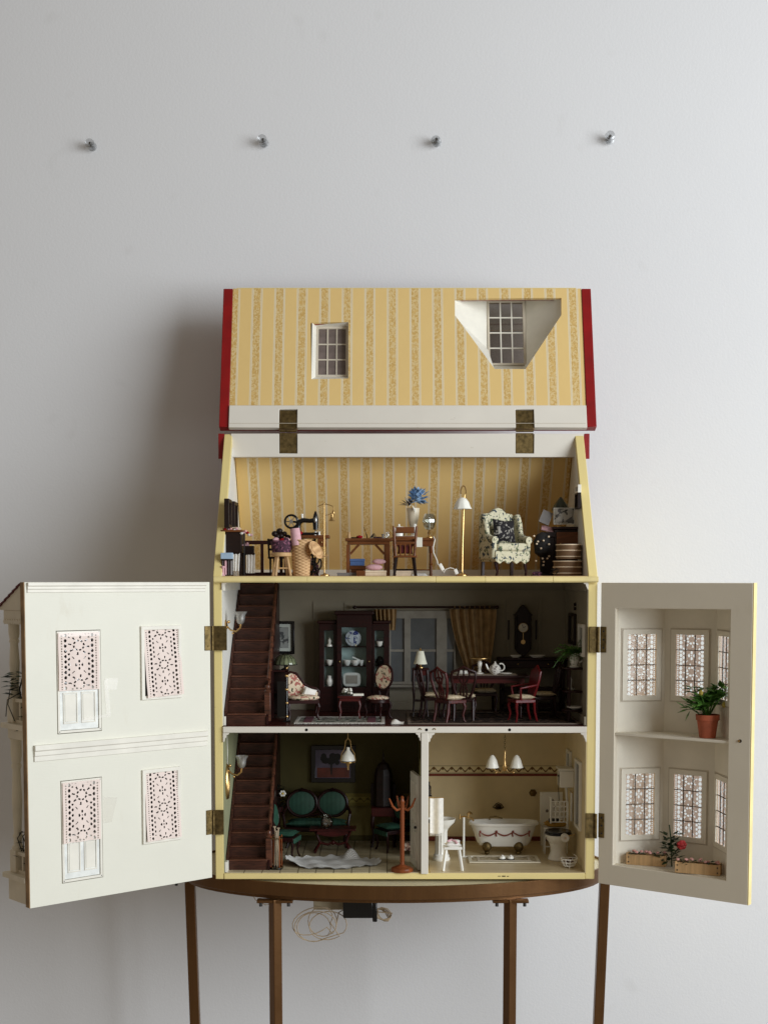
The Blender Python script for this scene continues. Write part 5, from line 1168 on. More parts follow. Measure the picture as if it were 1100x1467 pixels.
# oval-back chair
t = T('oval_back_chair', 'rose tapestry chair with oval back in front of china cabinet', 'chair', at(541, 104, FM), radians(-34))
M().ell((0,0,31), (17,17,4.4), 20, 8).done('seat', FLORP, t); M().lathe([(17,24),(18,25),(18,29),(17,30)], n=24).done('seat_rail', MAHOD, t)
M().lathe([(.1,-1.6),(14,-1.6),(14.6,0),(14,1.6),(.1,1.6)], (0,0,0), 26, sx=1, sy=1.28, axis='y').done('backrest', FLORP, t, loc=(0,17,62), rot=(radians(-10),0,0))
M().tube([(15.2*cos(a*pi/16), 0, 19.2*sin(a*pi/16)) for a in range(32)], 2, 8, True).done('back_frame', MAHOD, t, loc=(0,17,62), rot=(radians(-10),0,0))
for x in (-7, 7): M().tube([(x,14,24),(x*.9,15,36),(x*1.2,15.6,44)], 1.7).done('back_support', MAHOD, t)
for x in (-13, 13):
    for y in (-12, 12): cab_leg(t, x, y, 25, 1 if x > 0 else -1, 1 if y > 0 else -1)
# coffee table and things on it
t = T('sofa_table', 'small dark mahogany table with flowers before the china cabinet', 'table', at(501, 92, FM))
M().box(-18, 18, -13, 13, 33, 36).done('table_top', MAHO, t, bevel=.8); M().box(-15, 15, -10, 10, 28, 32.8).done('apron', MAHO, t)
for x in (-14, 14):
    for y in (-9, 9): cab_leg(t, x, y, 28, 1 if x > 0 else -1, 1 if y > 0 else -1, 1.8, MAHO)
TS = FM+36.2; t = T('flower_posy', 'white and dark flower posy on the small dark table', 'flowers', (XA(498,90,TS), 88, TS))
m = M(); R = random.Random(3)
for k in range(14): m.ell((R.uniform(-7,7), R.uniform(-5,5), 3+R.uniform(0,7)), (2.4,2.4,2), 7, 5)
m.done('petals', WFLOW, t); M().leaves((0,0,3), 16, 7, 4, (6,4,2), .3, 3).done('foliage', LEAFD, t)
tag(M().box(-8,8,-6,6,0,3).box(-7.6,7.6,-6.2,6.2,.5,2.5).done('book', CREAM, loc=(XA(513,90,TS), 88, TS), rot=(0,0,.1)), 'cream book lying on the small dark table', 'book')
# rugs
def rug(name, lab, x0, x1, y0, y1, z, mat, edge=None, fr=None):
    cx, cy = (x0+x1)/2, (y0+y1)/2; t = T(name, lab, 'rug', (cx, cy, z)); w, d = x1-x0, y1-y0
    M().sheet(lambda u, v: (-w/2+w*u, -d/2+d*v+.8*sin(u*9), 1.4+.5*sin(u*17)*sin(v*6)), 40, 12).sheet(lambda u, v: (-w/2+w*u, -d/2+d*v+.8*sin(u*9), .1), 40, 12).done('pile', mat, t, fix=False)
    if edge: M().plate(rect(-w/2-2,-d/2-2,w/2+2,d/2+2), [rect(-w/2+3,-d/2+3,w/2-3,d/2-3)], .3, 2.1, 'xy').done('border', edge, t, bevel=.5)
    if fr:
        m = M(); R = random.Random(1)
        for k in range(int(w/2)): m.tube([(-w/2+2*k, -d/2-2, 1.4), (-w/2+2*k+R.uniform(-1,1), -d/2-5, .8)], .5, 4)
        m.done('fringe', fr, t)
    return t
rt = rug('parlour_rug', 'pale grey-green patterned rug with fringe before the china cabinet', XA(424,40,FM), XA(549,40,FM), 22, 112, FM, RUGP, plain('grey_white_wool', (186,182,174), .9), CLOTHW)
for x in (-.36, .36): M().box(x*130-6, x*130+6, -42, 42, 1.6, 2.4).done('stripe', plain('plum_wool', (96,48,60), .9), rt)
rug('dining_carpet', 'dark patterned carpet under the dining table', XA(586,12,FM), XA(832,12,FM), 14, 190, FM, RUGD, plain('grey_wool_edge', (110,96,84), .9))
tag(M().sheet(lambda u, v: (-9+18*u+2*v, -14+28*v, .4+5.5*sin(pi*v)*(.6+.4*sin(u*5))+1.2*sin(u*8)*v), 16, 12).done('white_napkin', CLOTHW, loc=(XA(569,26,FM), 30, FM), fix=False), 'crumpled white cloth on the floor right of the parlour rug', 'cloth')
# table lamp on pedestal
t = T('plant_stand', 'dark narrow pedestal table under the white-shaded lamp', 'stand', at(602, 132, FM))
M().box(-13, 13, -11, 11, 72, 75).done('top', MAHOD, t, bevel=.8)
for x in (-10, 10):
    for y in (-8, 8): cab_leg(t, x, y, 72, .6 if x > 0 else -.6, .6 if y > 0 else -.6, 2)
M().box(-10, 10, -8, 8, 24, 26).done('shelf', MAHOD, t); M().box(-11, 11, -9, 9, 64, 71.8).done('apron', MAHO, t)
t = T('shaded_table_lamp', 'table lamp with cream bell shade in front of the window', 'lamp', (XA(602,132,FM+75), 128, FM+75.2))
M().lathe([(5,0),(5,1.4),(2,3),(3,7),(1.2,10),(1.2,16)], n=14).done('base', BRASS, t); M().shell([(10.5,6),(8.5,12),(6.5,20),(5,26)], .6, n=24).done('shade', plain('cream_shade', (224,222,202), .7), t); M().lathe([(1,26),(2,28),(.1,31)], n=8).done('finial', BRASS, t)
M().lathe([(5,25.9),(.1,26.2)], n=20).done('shade_top', CREAM, t)
# dining set
t = T('dining_table', 'dark mahogany dining table laid with white tea things', 'table', at(697, 118, FM))
M().box(-62, 62, -27, 27, 62, 66).done('table_top', MAHOD, t, bevel=1); M().box(-55, 55, -21, 21, 54, 61.8).done('apron', MAHO, t)
for x in (-50, 50):
    for y in (-17, 17): turned(t, x, y, 54, 3.2, MAHOD)
TD = FM+66.2
tag(M().box(-50, 50, -20, 20, 0, .5).done('table_runner', plain('pale_runner', (170,156,140), .9), loc=(XA(692,118,TD), 116, TD)), 'pale cloth runner on the dining table', 'cloth')
TD += .7
t = T('plate_stack', 'stack of white plates on the left of the dining table', 'plates', (XA(661,118,TD), 108, TD))
for k in range(3): M().lathe([(.1,0),(6,0),(11,2),(11,2.6),(6,.8),(.1,.8)], (0,0,k*1.4), 22).done('plate', WHITE, t)
t = T('cake_stand', 'brass-rimmed cake stand on white stem on the dining table', 'cake stand', (XA(687,118,TD), 118, TD))
M().lathe([(7,0),(7,1),(3,3),(2.4,8),(3.6,17),(2,20)], n=16).done('stem', WHITE, t); M().lathe([(.1,20),(12,21),(16,23.5),(16,24.3),(12,22.2),(.1,21)], n=26).done('tray', BRASS, t)
t = T('white_teapot', 'white printed china teapot on the dining table', 'teapot', (XA(708,118,TD), 104, TD))
M().lathe([(4,0),(7.5,3),(9,8),(7,13),(4,15),(3,16),(1,17.5),(1.6,19),(.1,20)], n=20).done('body', floral('printed_china', (232,228,220), [((150,140,136), .56)], 200, .2), t)
M().tube([(-7,0,6),(-11,0,9),(-13,0,14),(-14,0,16)], [2.2,1.6,1.2,1], 8).done('spout', WHITE, t); M().tube(arc((9,0,11), 5, -100, 120, 12, sy=1.1), 1.1, 6).done('handle', WHITE, t)
t = T('saucer', 'white saucer right of the teapot on the dining table', 'saucer', (XA(723,118,TD), 102, TD)); M().lathe([(.1,0),(6,0),(10,2),(10,2.6),(6,.8),(.1,.8)], n=22).done('dish', WHITE, t)
def dining_chair(label, px, Y, rz, mat, arms=False, solid=False, seat=SEATF):
    t = T('dining_chair', label, 'chair', at(px, Y, FM), rz, 'dining chairs')
    M().pillow((0,0,0), 36, 32, 7, (pi/2,0,0)).done('seat_pad', seat, t, loc=(0,0,37)); M().plate([(-19,-16),(19,-16),(16,16),(-16,16)], [], 29, 34, 'xy').done('seat_rail', mat, t, bevel=.8)
    for x in (-16, 16): cab_leg(t, x, -13, 30, 1 if x > 0 else -1, -1, 2.1, mat); M().tube([(x*.9,19,0),(x*.88,15,16),(x*.88,14,32)], [1.8,2,2.2], 8).done('leg', mat, t)
    b = (radians(-12), 0, 0); lc = (0, 14, 33)
    sh = [(-8,0),(-14,14),(-18,32),(-17,42),(-8,45),(0,50),(8,45),(17,42),(18,32),(14,14),(8,0)]
    if solid: M().plate(sh, [], -1.6, 1.6).done('back_panel', mat, t, loc=lc, rot=b, bevel=.6)
    M().tube([(x, 0, z) for x, z in sh], 2.1, 8).done('back_frame', mat, t, loc=lc, rot=b)
    if not solid:
        for xs in (-1, 0, 1): M().tube([(xs*4,0,0),(xs*5,0,14),(xs*2,0,24),(xs*9,0,36),(xs*6,0,46)], 1.4, 6).done('splat', mat, t, loc=lc, rot=b)
        M().tube([(6*cos(a*pi/8),0,30+6*sin(a*pi/8)) for a in range(16)], 1.1, 6, True).done('splat_ring', mat, t, loc=lc, rot=b)
    if arms:
        for x in (-1, 1): M().tube([(x*16,18,55),(x*19,4,53),(x*20,-9,51),(x*18,-8,40),(x*17,-7,33)], 1.7, 8).done('arm', mat, t)
    return t
dining_chair('mahogany shield-back dining chair with pale seat at left end of table', 644, 44, radians(128), MAHO)
dining_chair('dark shield-back chair tucked behind the left of the dining table', 620, 96, radians(100), MAHOD)
dining_chair('dark shield-back chair on the far side of the dining table', 694, 178, 0, MAHOD)
dining_chair('red mahogany armchair at the right end of the dining table', 747, 56, radians(-76), MAHOR, True, True)
dining_chair('dark chair between the red armchair and the tiered stand', 779, 112, radians(-88), MAHOD)
dining_chair('dark shield-back chair pushed in at the near side of the dining table', 664, 76, radians(176), MAHOD)
# wall clock
p0, p1 = P(734, 941, YB-2), P(762, 866, YB-2); w, h = p1.x-p0.x, p1.z-p0.z
t = T('wall_clock', 'dark carved pendulum wall clock with white dial', 'clock', ((p0.x+p1.x)/2, YB-2.8, p0.z))
M().plate([(-w*.3,h*.1),(0,0),(w*.3,h*.1),(w*.42,h*.16),(w*.42,h*.78),(w*.5,h*.8),(w*.3,h*.86),(w*.2,h*.93),(0,h),(-w*.2,h*.93),(-w*.3,h*.86),(-w*.5,h*.8),(-w*.42,h*.78),(-w*.42,h*.16)], [], -14, 0).done('case', WOODD, t, bevel=.8)
M().lathe([(.1,-1.2),(7,-1.2),(7.4,0),(.1,0)], (0,-14.2,h*.56), 24, axis='y').done('dial', plain('dial_white', (226,220,206), .5), t); M().tube([(7.4*cos(a*pi/12),-14.6,h*.56+7.4*sin(a*pi/12)) for a in range(24)], .7, 5, True).done('bezel', BRASS, t)
M().bar((0,-15.8,h*.56), (3.6,-15.8,h*.56+2), .7).bar((0,-15.8,h*.56), (-2,-15.8,h*.56+5), .6).done('hands', BLACK, t); M().bar((0,-14.8,h*.46), (0,-14.8,h*.3), .9).lathe([(.1,-1),(3.6,-1),(3.6,0),(.1,0)], (0,-14.2,h*.29), 16, axis='y').done('pendulum', BRASS, t)
for x in (-w*.36, w*.36): M().lathe([(1.2,0),(2,3),(1.2,6),(1.6,h*.5),(2,h*.54),(.6,h*.62)], (x,-15.5,h*.18), 8).done('column', WOODD, t)
for x in (-1, 1): M().bar((x*w*.72,-.5,h*.33), (x*w*.72,-.5,h*.7), 2.4).done('side_rail', WOODD, t)
# sideboard
t = T('sideboard', 'dark long sideboard under the wall clock', 'sideboard', at(762, 222, FM))
hs = PZ(943, 205)-FM; M().box(-55, 55, -16, 24, hs-4, hs).done('top', MAHOD, t, bevel=.8); M().box(-50, 50, -12, 22, hs-16, hs-4.2).done('drawer_case', MAHOD, t, bevel=.6); M().box(-50, 50, -12, 22, 34, 38).done('shelf', MAHOD, t); M().box(-50, 50, -12, 22, 8, 12).done('shelf', MAHOD, t)
for x in (-48, 48):
    for y in (-10, 20): M().bar((x,y,0), (x,y,hs-16), 4).done('leg', MAHOD, t)
for x in (-24, 24): M().ell((x,-13.4,hs-10), 1.5).done('drawer_knob', BRASS, t)
for px, lab, r in ((738,'small white dish on the left of the sideboard top',9),(769,'long white dish on the right of the sideboard top',13)):
    t = T('serving_dish', lab, 'dish', (XA(px,222,FM+hs), 216, FM+hs+.2)); M().lathe([(.1,0),(r*.6,0),(r,3.5),(r,4.2),(r*.6,1),(.1,1)], n=22, sy=.5).done('dish', WHITE, t)
# three-tier stand with fern
t = T('tiered_stand', 'dark three-tier stand carrying the fern at right of dining room', 'stand', at(821, 52, FM))
for z in (16, 44, 78): M().lathe([(16,z),(17,z+.8),(17,z+2.4),(16,z+3)], n=26, sy=.85).done('tier', MAHOD, t)
for k in range(3):
    a = pi/2+k*2*pi/3+.5; M().tube([(16*cos(a),13*sin(a),0),(13.5*cos(a),11*sin(a),12),(14*cos(a),11.5*sin(a),80)], [2,1.6,1.6], 8).done('leg', MAHOD, t)
for z, px, lab in ((47.2, 817, 'white crystal bottle on the middle tier of the dark stand'), (19.2, 822, 'low white dish on the bottom tier of the dark stand')):
    t = T('tier_ornament', lab, 'ornament', (XA(px,52,FM+z), 48, FM+z)); M().lathe([(5,0),(6,2),(4,5),(2,9),(2.6,16),(1,20)] if z > 40 else [(6,0),(11,3),(11.5,4.5),(.1,4)], n=16).done('glass', GLASSV if z > 40 else WHITE, t)
t = T('fern_pitcher', 'green fern in a white pitcher on the dark tiered stand', 'plant', (XA(822,52,FM+81), 50, FM+81.2))
M().lathe([(7,0),(7.4,1.4),(4,3),(6.6,9),(7,13),(4.4,18),(5,21)], n=20).done('pitcher', WHITE, t); M().tube(arc((7,0,13), 6, -90, 110, 10), 1.2).done('handle', WHITE, t)
m = M(); R = random.Random(8)
for k in range(34):
    a = R.uniform(0, 2*pi); L = R.uniform(16, 30); up = R.uniform(10, 34); dr = R.uniform(8, 40); pts = []
    for i in range(8):
        q = i/7; pts.append(Vector((L*q*cos(a)*(.8 if cos(a) > 0 else 1.1), L*q*sin(a)*.6, 19+up*q-dr*q*q)))
    m.tube(pts, .4, 4)
    for i in range(1, 8):
        for sd in (-1, 1): m.leaf(pts[i], (cos(a+sd*1.0), sin(a+sd*1.0)*.7-.25, R.uniform(-.3,.6)), 8.5*(1.15-i/9), 3.6)
m.done('fronds', LEAF, t)
# mirror on the right wall
t = T('wall_mirror', 'dark framed mirror on the right wall of the dining room', 'mirror', (XRi-1, 150, PZ(901, 150)))
M().plate(rect(-38,-24,30,24), [rect(-33,-19,25,19)], -4, 0, 'yz').done('frame', WOODD, t, bevel=.6); M().box(-1.6, -.2, -33, 25, -19, 19).done('glazing', plain('mirror_glass', (150,150,146), .05, 1, .02), t)
for z in (876, 884): tag(M().ell((-2,0,0), (2,5,3), 10, 6).done('wall_ornament', WOODD, loc=(XRi-1, 118, PZ(z-(10 if z == 876 else 12), 118))), ('upper' if z == 876 else 'lower')+' small dark ornament above the mirror on the right dining wall', 'ornament')

# ================================================================== GROUND FLOOR: PARLOUR (floor ZG)
FG = ZG+1
sconce(36, 1103, 'brass wall sconce with tulip shade beside the lower staircase')
t = T('oval_mirror', 'oval gilt-framed mirror on the left wall by the lower stairs', 'mirror', (XLi+1, 34, PZ(1121, 34)))
M().lathe([(16.5,0),(17,1.5),(16,3.4),(14,3),(13.5,1.2),(.1,1.2)], (0,0,0), 30, axis='x', sx=1.0, sy=1.5).done('frame', BRASS, t); M().lathe([(13.2,1.4),(.1,1.6)], (0,0,0), 30, axis='x', sy=1.5).done('glazing', plain('old_mirror', (170,160,140), .06, 1, .02), t)
tag(M().tube([(0,0,-12),(.5,.5,10),(0,-.5,34)], .5).done('sconce_wire', WHITE, loc=(XLi+2, 36, PZ(1088,36))), 'thin white wire running up the wall above the lower sconce', 'wire')
pic = framed(YB-2, 446, 1068, 509, 1121, 'dark framed landscape with lone tree in the ground-floor parlour', 7, BLACK, 0, DARKM, plain('painted_sky', (120,106,124), .5, 0, .15, 50))
pw, phh = 66, 55
M().box(-26, 26, -3.05, -2.65, 8, 24).done('painted_field', plain('painted_field', (128,62,48), .5, 0, .2, 60), pic)
m = M().box(-4.4, -1.8, -3.3, -3.08, 13, 34); R = random.Random(4)
for k in range(16): m.lathe([(.1,-.12),(R.uniform(3,6),-.1),(.1,.05)], (-4+R.uniform(-14,16), -3.2, 38+R.uniform(-6,6)), 9, axis='y')
m.done('painted_tree', plain('painted_tree', (26,22,22), .5), pic)
# hanging oil lamp
p = P(498.5, 1075, 70); zt_ = ZMb-.3
t = T('hanging_lamp', 'hanging brass oil lamp with white glass shade in the parlour', 'hanging lamp', (p.x, 70, zt_))
def hz(py): return PZ(py, 70)-zt_
M().cyl((0,0,0), (0,0,hz(1060)+1), .6, n=6).lathe([(5,0),(5,-1.4),(1,-3)], n=12).done('hook', BRASS, t)
for s in (-1, 1): M().tube([(0,0,hz(1058)),(s*3.5,0,hz(1062)),(s*5,0,hz(1073)),(s*9.5,0,hz(1080)),(s*11,0,hz(1090)),(s*9,0,hz(1093))], .7, 6).done('arm', BRASS, t)
M().shell([(10.6,hz(1090)),(9,hz(1083)),(5,hz(1078)),(2.6,hz(1075)),(2.4,hz(1071))], .7, n=24).done('shade', SHADE, t); M().lathe([(.1,hz(1104)),(1.4,hz(1103)),(1.6,hz(1098)),(4,hz(1094)),(9,hz(1092.5)),(9,hz(1091.5))], n=20).done('font', BRASS, t)
# settee with two oval backs
t = T('double_settee', 'green satin settee with two oval backs against the parlour wall', 'settee', at(454, 206, FG))
M().pillow((0,0,0), 98, 40, 11, (pi/2,0,0), 10).done('seat_cushion', GREENF, t, loc=(0,-2,38)); M().box(-50, 50, -22, 18, 26, 33).done('seat_rail', MAHOD, t, bevel=1.2)
for s in (-1, 1):
    M().lathe([(.1,-2.5),(14,-2),(20,0),(14,2),(.1,2)], (0,0,0), 26, sx=1.12, sy=.98, axis='y').done('backrest', GREENF, t, loc=(s*24.5,16,66), rot=(radians(-7),0,0))
    M().tube([(23.5*cos(a*pi/14), 0, 21*sin(a*pi/14)) for a in range(28)], 2.7, 8, True).done('back_frame', MAHOD, t, loc=(s*24.5,16,66), rot=(radians(-7),0,0))
    M().lathe([(5,0),(6,2),(.1,5)], (0,0,0), 10).done('crest', MAHOD, t, loc=(s*24.5,18,86))
    M().tube([(s*49,14,60),(s*53,2,54),(s*53,-14,52),(s*51,-18,44),(s*50,-18,33)], 2.4, 8).done('arm', MAHOD, t)
    for y in (-18, 14): cab_leg(t, s*45, y, 27, s, -1 if y < 0 else 1, 2.6)
M().tube([(-22,14,44),(0,15,48),(22,14,44)], 1.8).done('back_rail', MAHOD, t)
def green_chair(px, Y, rz, lab):
    t = T('green_side_chair', lab, 'chair', at(px, Y, FG), rz, 'green parlour chairs')
    M().pillow((0,0,0), 40, 36, 8, (pi/2,0,0)).done('seat_pad', GREENF, t, loc=(0,0,38)); M().plate([(-20,-18),(20,-18),(17,17),(-17,17)], [], 28, 34, 'xy').done('seat_rail', MAHOD, t, bevel=.8)
    m = M().plate([(-20,33),(20,33)]+[(20-40*i/12, 27-2*(i % 2)) for i in range(13)], [], -19.5, -18.2); m.done('valance', GREENF, t)
    M().lathe([(.1,-2),(14,-2),(16,0),(14,2),(.1,2)], (0,0,0), 24, sy=1.15, axis='y').done('backrest', GREENF, t, loc=(0,17,66), rot=(radians(-9),0,0)); M().tube([(17*cos(a*pi/14), 0, 19.5*sin(a*pi/14)) for a in range(28)], 2.2, 8, True).done('back_frame', MAHOD, t, loc=(0,17,66), rot=(radians(-9),0,0))
    for x in (-16, 16):
        M().tube([(x*.7,16,32),(x*.6,16,48)], 1.7).done('back_support', MAHOD, t)
        for y in (-15, 14): cab_leg(t, x, y, 29, 1 if x > 0 else -1, 1 if y > 0 else -1, 2.1)
green_chair(409, 108, radians(78), 'green satin chair turned to the right, beside the lower stairs'); green_chair(560, 168, radians(-60), 'green satin chair turned to the left, beside the dark bureau')
green_chair(584, 196, radians(-70), 'green satin chair half hidden behind the open white door')
# coffee table with crystal bowl
t = T('lyre_table', 'red mahogany lyre-legged coffee table in the parlour', 'table', at(477, 158, FG))
M().box(-36, 36, -17, 17, 35, 38).done('table_top', MAHO, t, bevel=.8); M().plate([(-24,30)]+[(-24+48*i/12, 30-4*sin(pi*i/12)) for i in range(13)]+[(24,35),(-24,35)], [], -15, 15).done('apron', MAHO, t)
for s in (-1, 1): M().tube([(s*28,0,35),(s*24,0,24),(s*20,0,14),(s*26,0,4),(s*29,0,0)], [2.4,2,2.4,2,2], 8).tube([(s*20,0,14),(s*26,-13,4),(s*28,-15,0)], 1.9, 8).tube([(s*20,0,14),(s*26,13,4),(s*28,15,0)], 1.9, 8).done('leg', MAHO, t)
M().tube([(-20,0,14),(-8,0,11),(0,0,15),(8,0,11),(20,0,14)], 2, 8).done('stretcher', MAHO, t); M().ell((0,0,14), (3,3,4)).done('boss', MAHO, t)
t = T('crystal_bowl', 'crystal glass bowl with flowers on the lyre-legged table', 'bowl', (XA(468,158,FG+38), 152, FG+38.2))
M().shell([(5,0),(8.5,4),(10,10),(8,16),(10,20)], .8, n=26, wob=lambda a, z: .05*cos(9*a)+(.06*cos(5*a) if z > 17 else 0)).done('bowl', GLASSV, t); M().lathe([(5,.3),(.1,.5)], n=16).done('foot', GLASSV, t)
m = M(); R = random.Random(2)
for k in range(10): m.ell((R.uniform(-6,6), R.uniform(-5,5), 4+R.uniform(0,10)), (2.3,2.3,2), 7, 5)
m.done('petals', floral('dried_petals', (150,110,80), [((90,60,50), .5), ((214,196,170), .6)], 200), t)
# walking stick stand and plant by the newel
t = T('stick_stand', 'dark brass-railed stand of walking sticks at the foot of lower stairs', 'stand', at(396, 26, FG))
M().lathe([(9,0),(10,1.2),(10,3),(9,4)], n=20).done('tray', BLACK, t); M().tube([(9*cos(a*pi/8), 9*sin(a*pi/8), 46) for a in range(16)], .9, 6, True).done('ring', ABRASS, t)
for k in range(4): M().cyl((9*cos(k*pi/2+.6), 9*sin(k*pi/2+.6), 3), (9*cos(k*pi/2+.6), 9*sin(k*pi/2+.6), 50), .9, n=6).done('rail', ORANGEW, t)
for a, b, h in ((-3,2,62),(1,-2,56),(4,1,60)): M().tube([(a,b,4),(a*.5,b,h*.7),(a*.8,b,h)], 1.1, 6).tube([(a*.8-2,b,h),(a*.8+2,b,h)], 1.2, 6).done('walking_stick', plain('silvery_cane', (176,160,136), .4, .3), t)
R = random.Random(3)
for k in range(9): M().ell((9.5*cos(k*.7), 9.5*sin(k*.7), 3), 1.3, 6, 4).done('bead', ABRASS, t)
t = T('dark_flower_plant', 'dark leafy plant with one pale flower behind the lower newel', 'plant', at(398, 166, FG))
M().lathe([(9,0),(9,2),(3,4),(3,58),(8,62),(9,70),(.1,70)], n=14).done('pedestal', MAHOD, t); M().leaves((0,0,82), 60, 12, 6, (6,6,20), .4, 6).done('foliage', LEAFB, t); m = M()
for k in range(6): m.ell((9+3.4*cos(k*pi/3), -12, 92+3.4*sin(k*pi/3)), (2,1,2), 7, 5)
m.done('blossom', WFLOW, t); M().ell((9,-13,92), 1.6, 7, 5).done('blossom_centre', YFLOW, t)
# white crocheted rug, rumpled
cx, cy = XA(477, 60, FG), 62
def crochet(u, v):
    a = u*2*pi; r = v; x = r*71*cos(a)*(1+.018*cos(23*a)*r); y = r*44*sin(a)*(1+.02*cos(23*a)*r)+x*.03
    fold = max(0, 1-((x-26)**2/260+(y-34)**2/260)); left = max(0, (-x-40)/34)
    return (x, y, .9+2.6*sin(x*.09+1+y*.03)**2*sin(y*.09+.6)**2+14*fold*fold+left*7*r+1.0*(1+cos(23*a))*max(0, r-.85)*6.6+2.2*sin(x*.06+y*.02)**2*r)
t = T('crochet_rug', 'white scalloped crochet rug rumpled on the parlour floor', 'rug', (cx, cy, FG)); m = M().sheet(crochet, 138, 18).sheet(lambda u, v: tuple(Vector(crochet(u, v))+Vector((0, 0, -.7))), 138, 18)
def kn():
    s = N('white_crochet'); x = s.xyz(); a = s.math('SINE', s.math('MULTIPLY', x[0], 2*pi/.0032)); b = s.math('SINE', s.math('MULTIPLY', x[1], 2*pi/.0032)); h = s.math('MULTIPLY', a, b)
    s.bump(h, .9, .0016); return s.fin(s.mix(s.math('MULTIPLY_ADD', h, .5, .5), lin((232,230,224)), lin((250,249,246))), .9, 0, .1)
m.done('knit', kn(), t, fix=False)
# bureau with domed bookcase clock
t = T('bureau', 'dark bureau with domed top and finial in the parlour', 'bureau', at(549, 206, FG))
hb = PZ(1158,190)-FG; M().box(-19, 19, -16, 22, hb-14, hb).done('desk', MAHO, t, bevel=1)
for x in (-16, 16):
    for y in (-13, 19): cab_leg(t, x, y, hb-14, 1 if x > 0 else -1, 1 if y > 0 else -1, 2.6)
h2 = PZ(1103,200)-FG; M().lathe([(15,hb+.2),(15.5,hb+2),(14.5,h2-10),(12,h2),(8,h2+8),(3,h2+12),(1.6,h2+15),(1,h2+26),(.1,h2+32)], n=8, sy=.8).done('domed_case', WOODD, t, smooth=False); M().box(-20, 20, 10, 22, hb+.2, hb+34).done('back_gallery', WOODD, t)
# coat rack
t = T('coat_rack', 'orange turned wooden coat rack at the front of the parlour', 'coat rack', at(576, 10, FG))
M().lathe([(16,0),(16.5,2),(16,5),(12,6.5),(8,8),(3.4,10),(3.2,14)]+[(3+.5*((k % 2)), 14+k*2.2) for k in range(38)]+[(3.2,99),(4,102),(2,106),(2.6,109),(.1,111)], n=20).done('pole', ORANGEW, t)
for k, (dx, dy) in enumerate(((-1,-.3),(1,-.2),(.5,.9),(-.4,.9))): M().tube([(dx*2,dy*2,92),(dx*8,dy*8,90),(dx*14,dy*14,96),(dx*19,dy*19,108)], [1.8,2,1.8,1.2], 8).done('hook', ORANGEW, t)
t = T('footstool', 'small patterned footstool behind the coat rack', 'footstool', at(586, 128, FG))
M().box(-14, 14, -9, 9, 8, 20).done('cushion', floral('speckled_fabric', (150,120,104), [((70,44,40), .5), ((206,190,170), .58)], 230), t, bevel=2)
for x in (-11, 11):
    for y in (-6, 6): M().cyl((x,y,0), (x,y,8), 1.6, n=8).done('foot', MAHOD, t)

# ================================================================== BATHROOM
def bt(name, lab, cat, px, Y, rz=0): return T(name, lab, cat, at(px, Y, FG), rz)
t = bt('pedestal_basin', 'white fluted pedestal washbasin beside the partition', 'basin', 632, 92)
M().lathe([(13,0),(13.5,3),(12,5),(12,8),(10,10)], n=24).lathe([(9.6,10),(9,14),(8.6,44),(10,47)], n=40, wob=lambda a, z: .05*cos(12*a)).done('pedestal', WHITE, t)
M().shell([(10,47),(14,52),(20,58),(21,62),(22,63.5)], 2, n=30, sy=.85).lathe([(18,57),(.1,55)], n=30, sy=.85).done('bowl', WHITE, t); M().tube([(0,14,62),(0,14,68),(0,8,69),(0,6,66)], 1.2).done('tap', BRASS, t)
p = P(625, 1143, 40); t = T('hanging_towel', 'white fringed towel hanging on the partition in front of basin', 'towel', (xp1+1, 52, PZ(1193, 52)))
hh = PZ(1143,52)-PZ(1193,52)
def tw(off): return lambda u, v: (3+20*u, off-5+2.2*sin(u*7)+u*1.5, hh*(1-v)-1.4*sin(u*4)*v)
M().sheet(tw(0), 20, 6).sheet(tw(-1.4), 20, 6).done('cloth', CLOTHW, t, fix=False); m = M()
for k in range(14): m.tube([(3.5+k*1.45,-5+2.2*sin((k/13.8)*7)+k*.1,.3-1.4*sin(k/13.8*4)), (3.5+k*1.45,-5.5+2.2*sin((k/13.8)*7),-4)], .4, 4)
m.done('fringe', CLOTHW, t); M().cyl((.2,-5,hh+.4), (24,-3,hh+.4), 1, n=8).done('rail', BRASS, t)
t = T('bottle_shelf', 'small wall rack with toiletry bottles on bathroom partition', 'rack', (xp1+1, 150, PZ(1140, 150)))
M().box(0, 9, -10, 10, 0, 1.5).done('shelf', MAHOD, t); M().box(0, 1, -10, 10, 0, 26).done('back', WOODD, t)
for y, h, mt in ((-6,14,GLASSV),(0,20,WOODD),(6,12,WHITE)): M().lathe([(3,0),(3.2,h*.6),(1.2,h*.75),(1.2,h)], (5,y,1.6), 12).done('bottle', mt, t)
t = bt('white_stool', 'small white wooden stool at the front of the bathroom', 'stool', 648, 20)
M().box(-13.5, 13.5, -10, 10, 31, 35).done('seat', WHITE, t, bevel=1)
for x in (-1, 1):
    for y in (-1, 1): M().bar((x*14,y*9,0), (x*9.5,y*6.5,31), 3.4).done('leg', WHITE, t, bevel=.5)
t = T('folded_towels', 'folded white and pink towels on the white stool', 'towels', (XA(648.5,20,FG+35), 20, FG+35.2))
M().pillow((0,0,0), 24, 17, 6, (pi/2,0,.1)).done('towel', CLOTHW, t, loc=(0,0,2.4)); M().pillow((0,0,0), 20, 14, 5, (pi/2,0,-.1)).done('towel', CLOTHW, t, loc=(1,0,6.6)); M().tube([(-8,-6,8),(-2,-3,9.5),(4,-7,8),(6,-7.4,5)], 1.6, 8).done('pink_trim', CLOTHP, t)
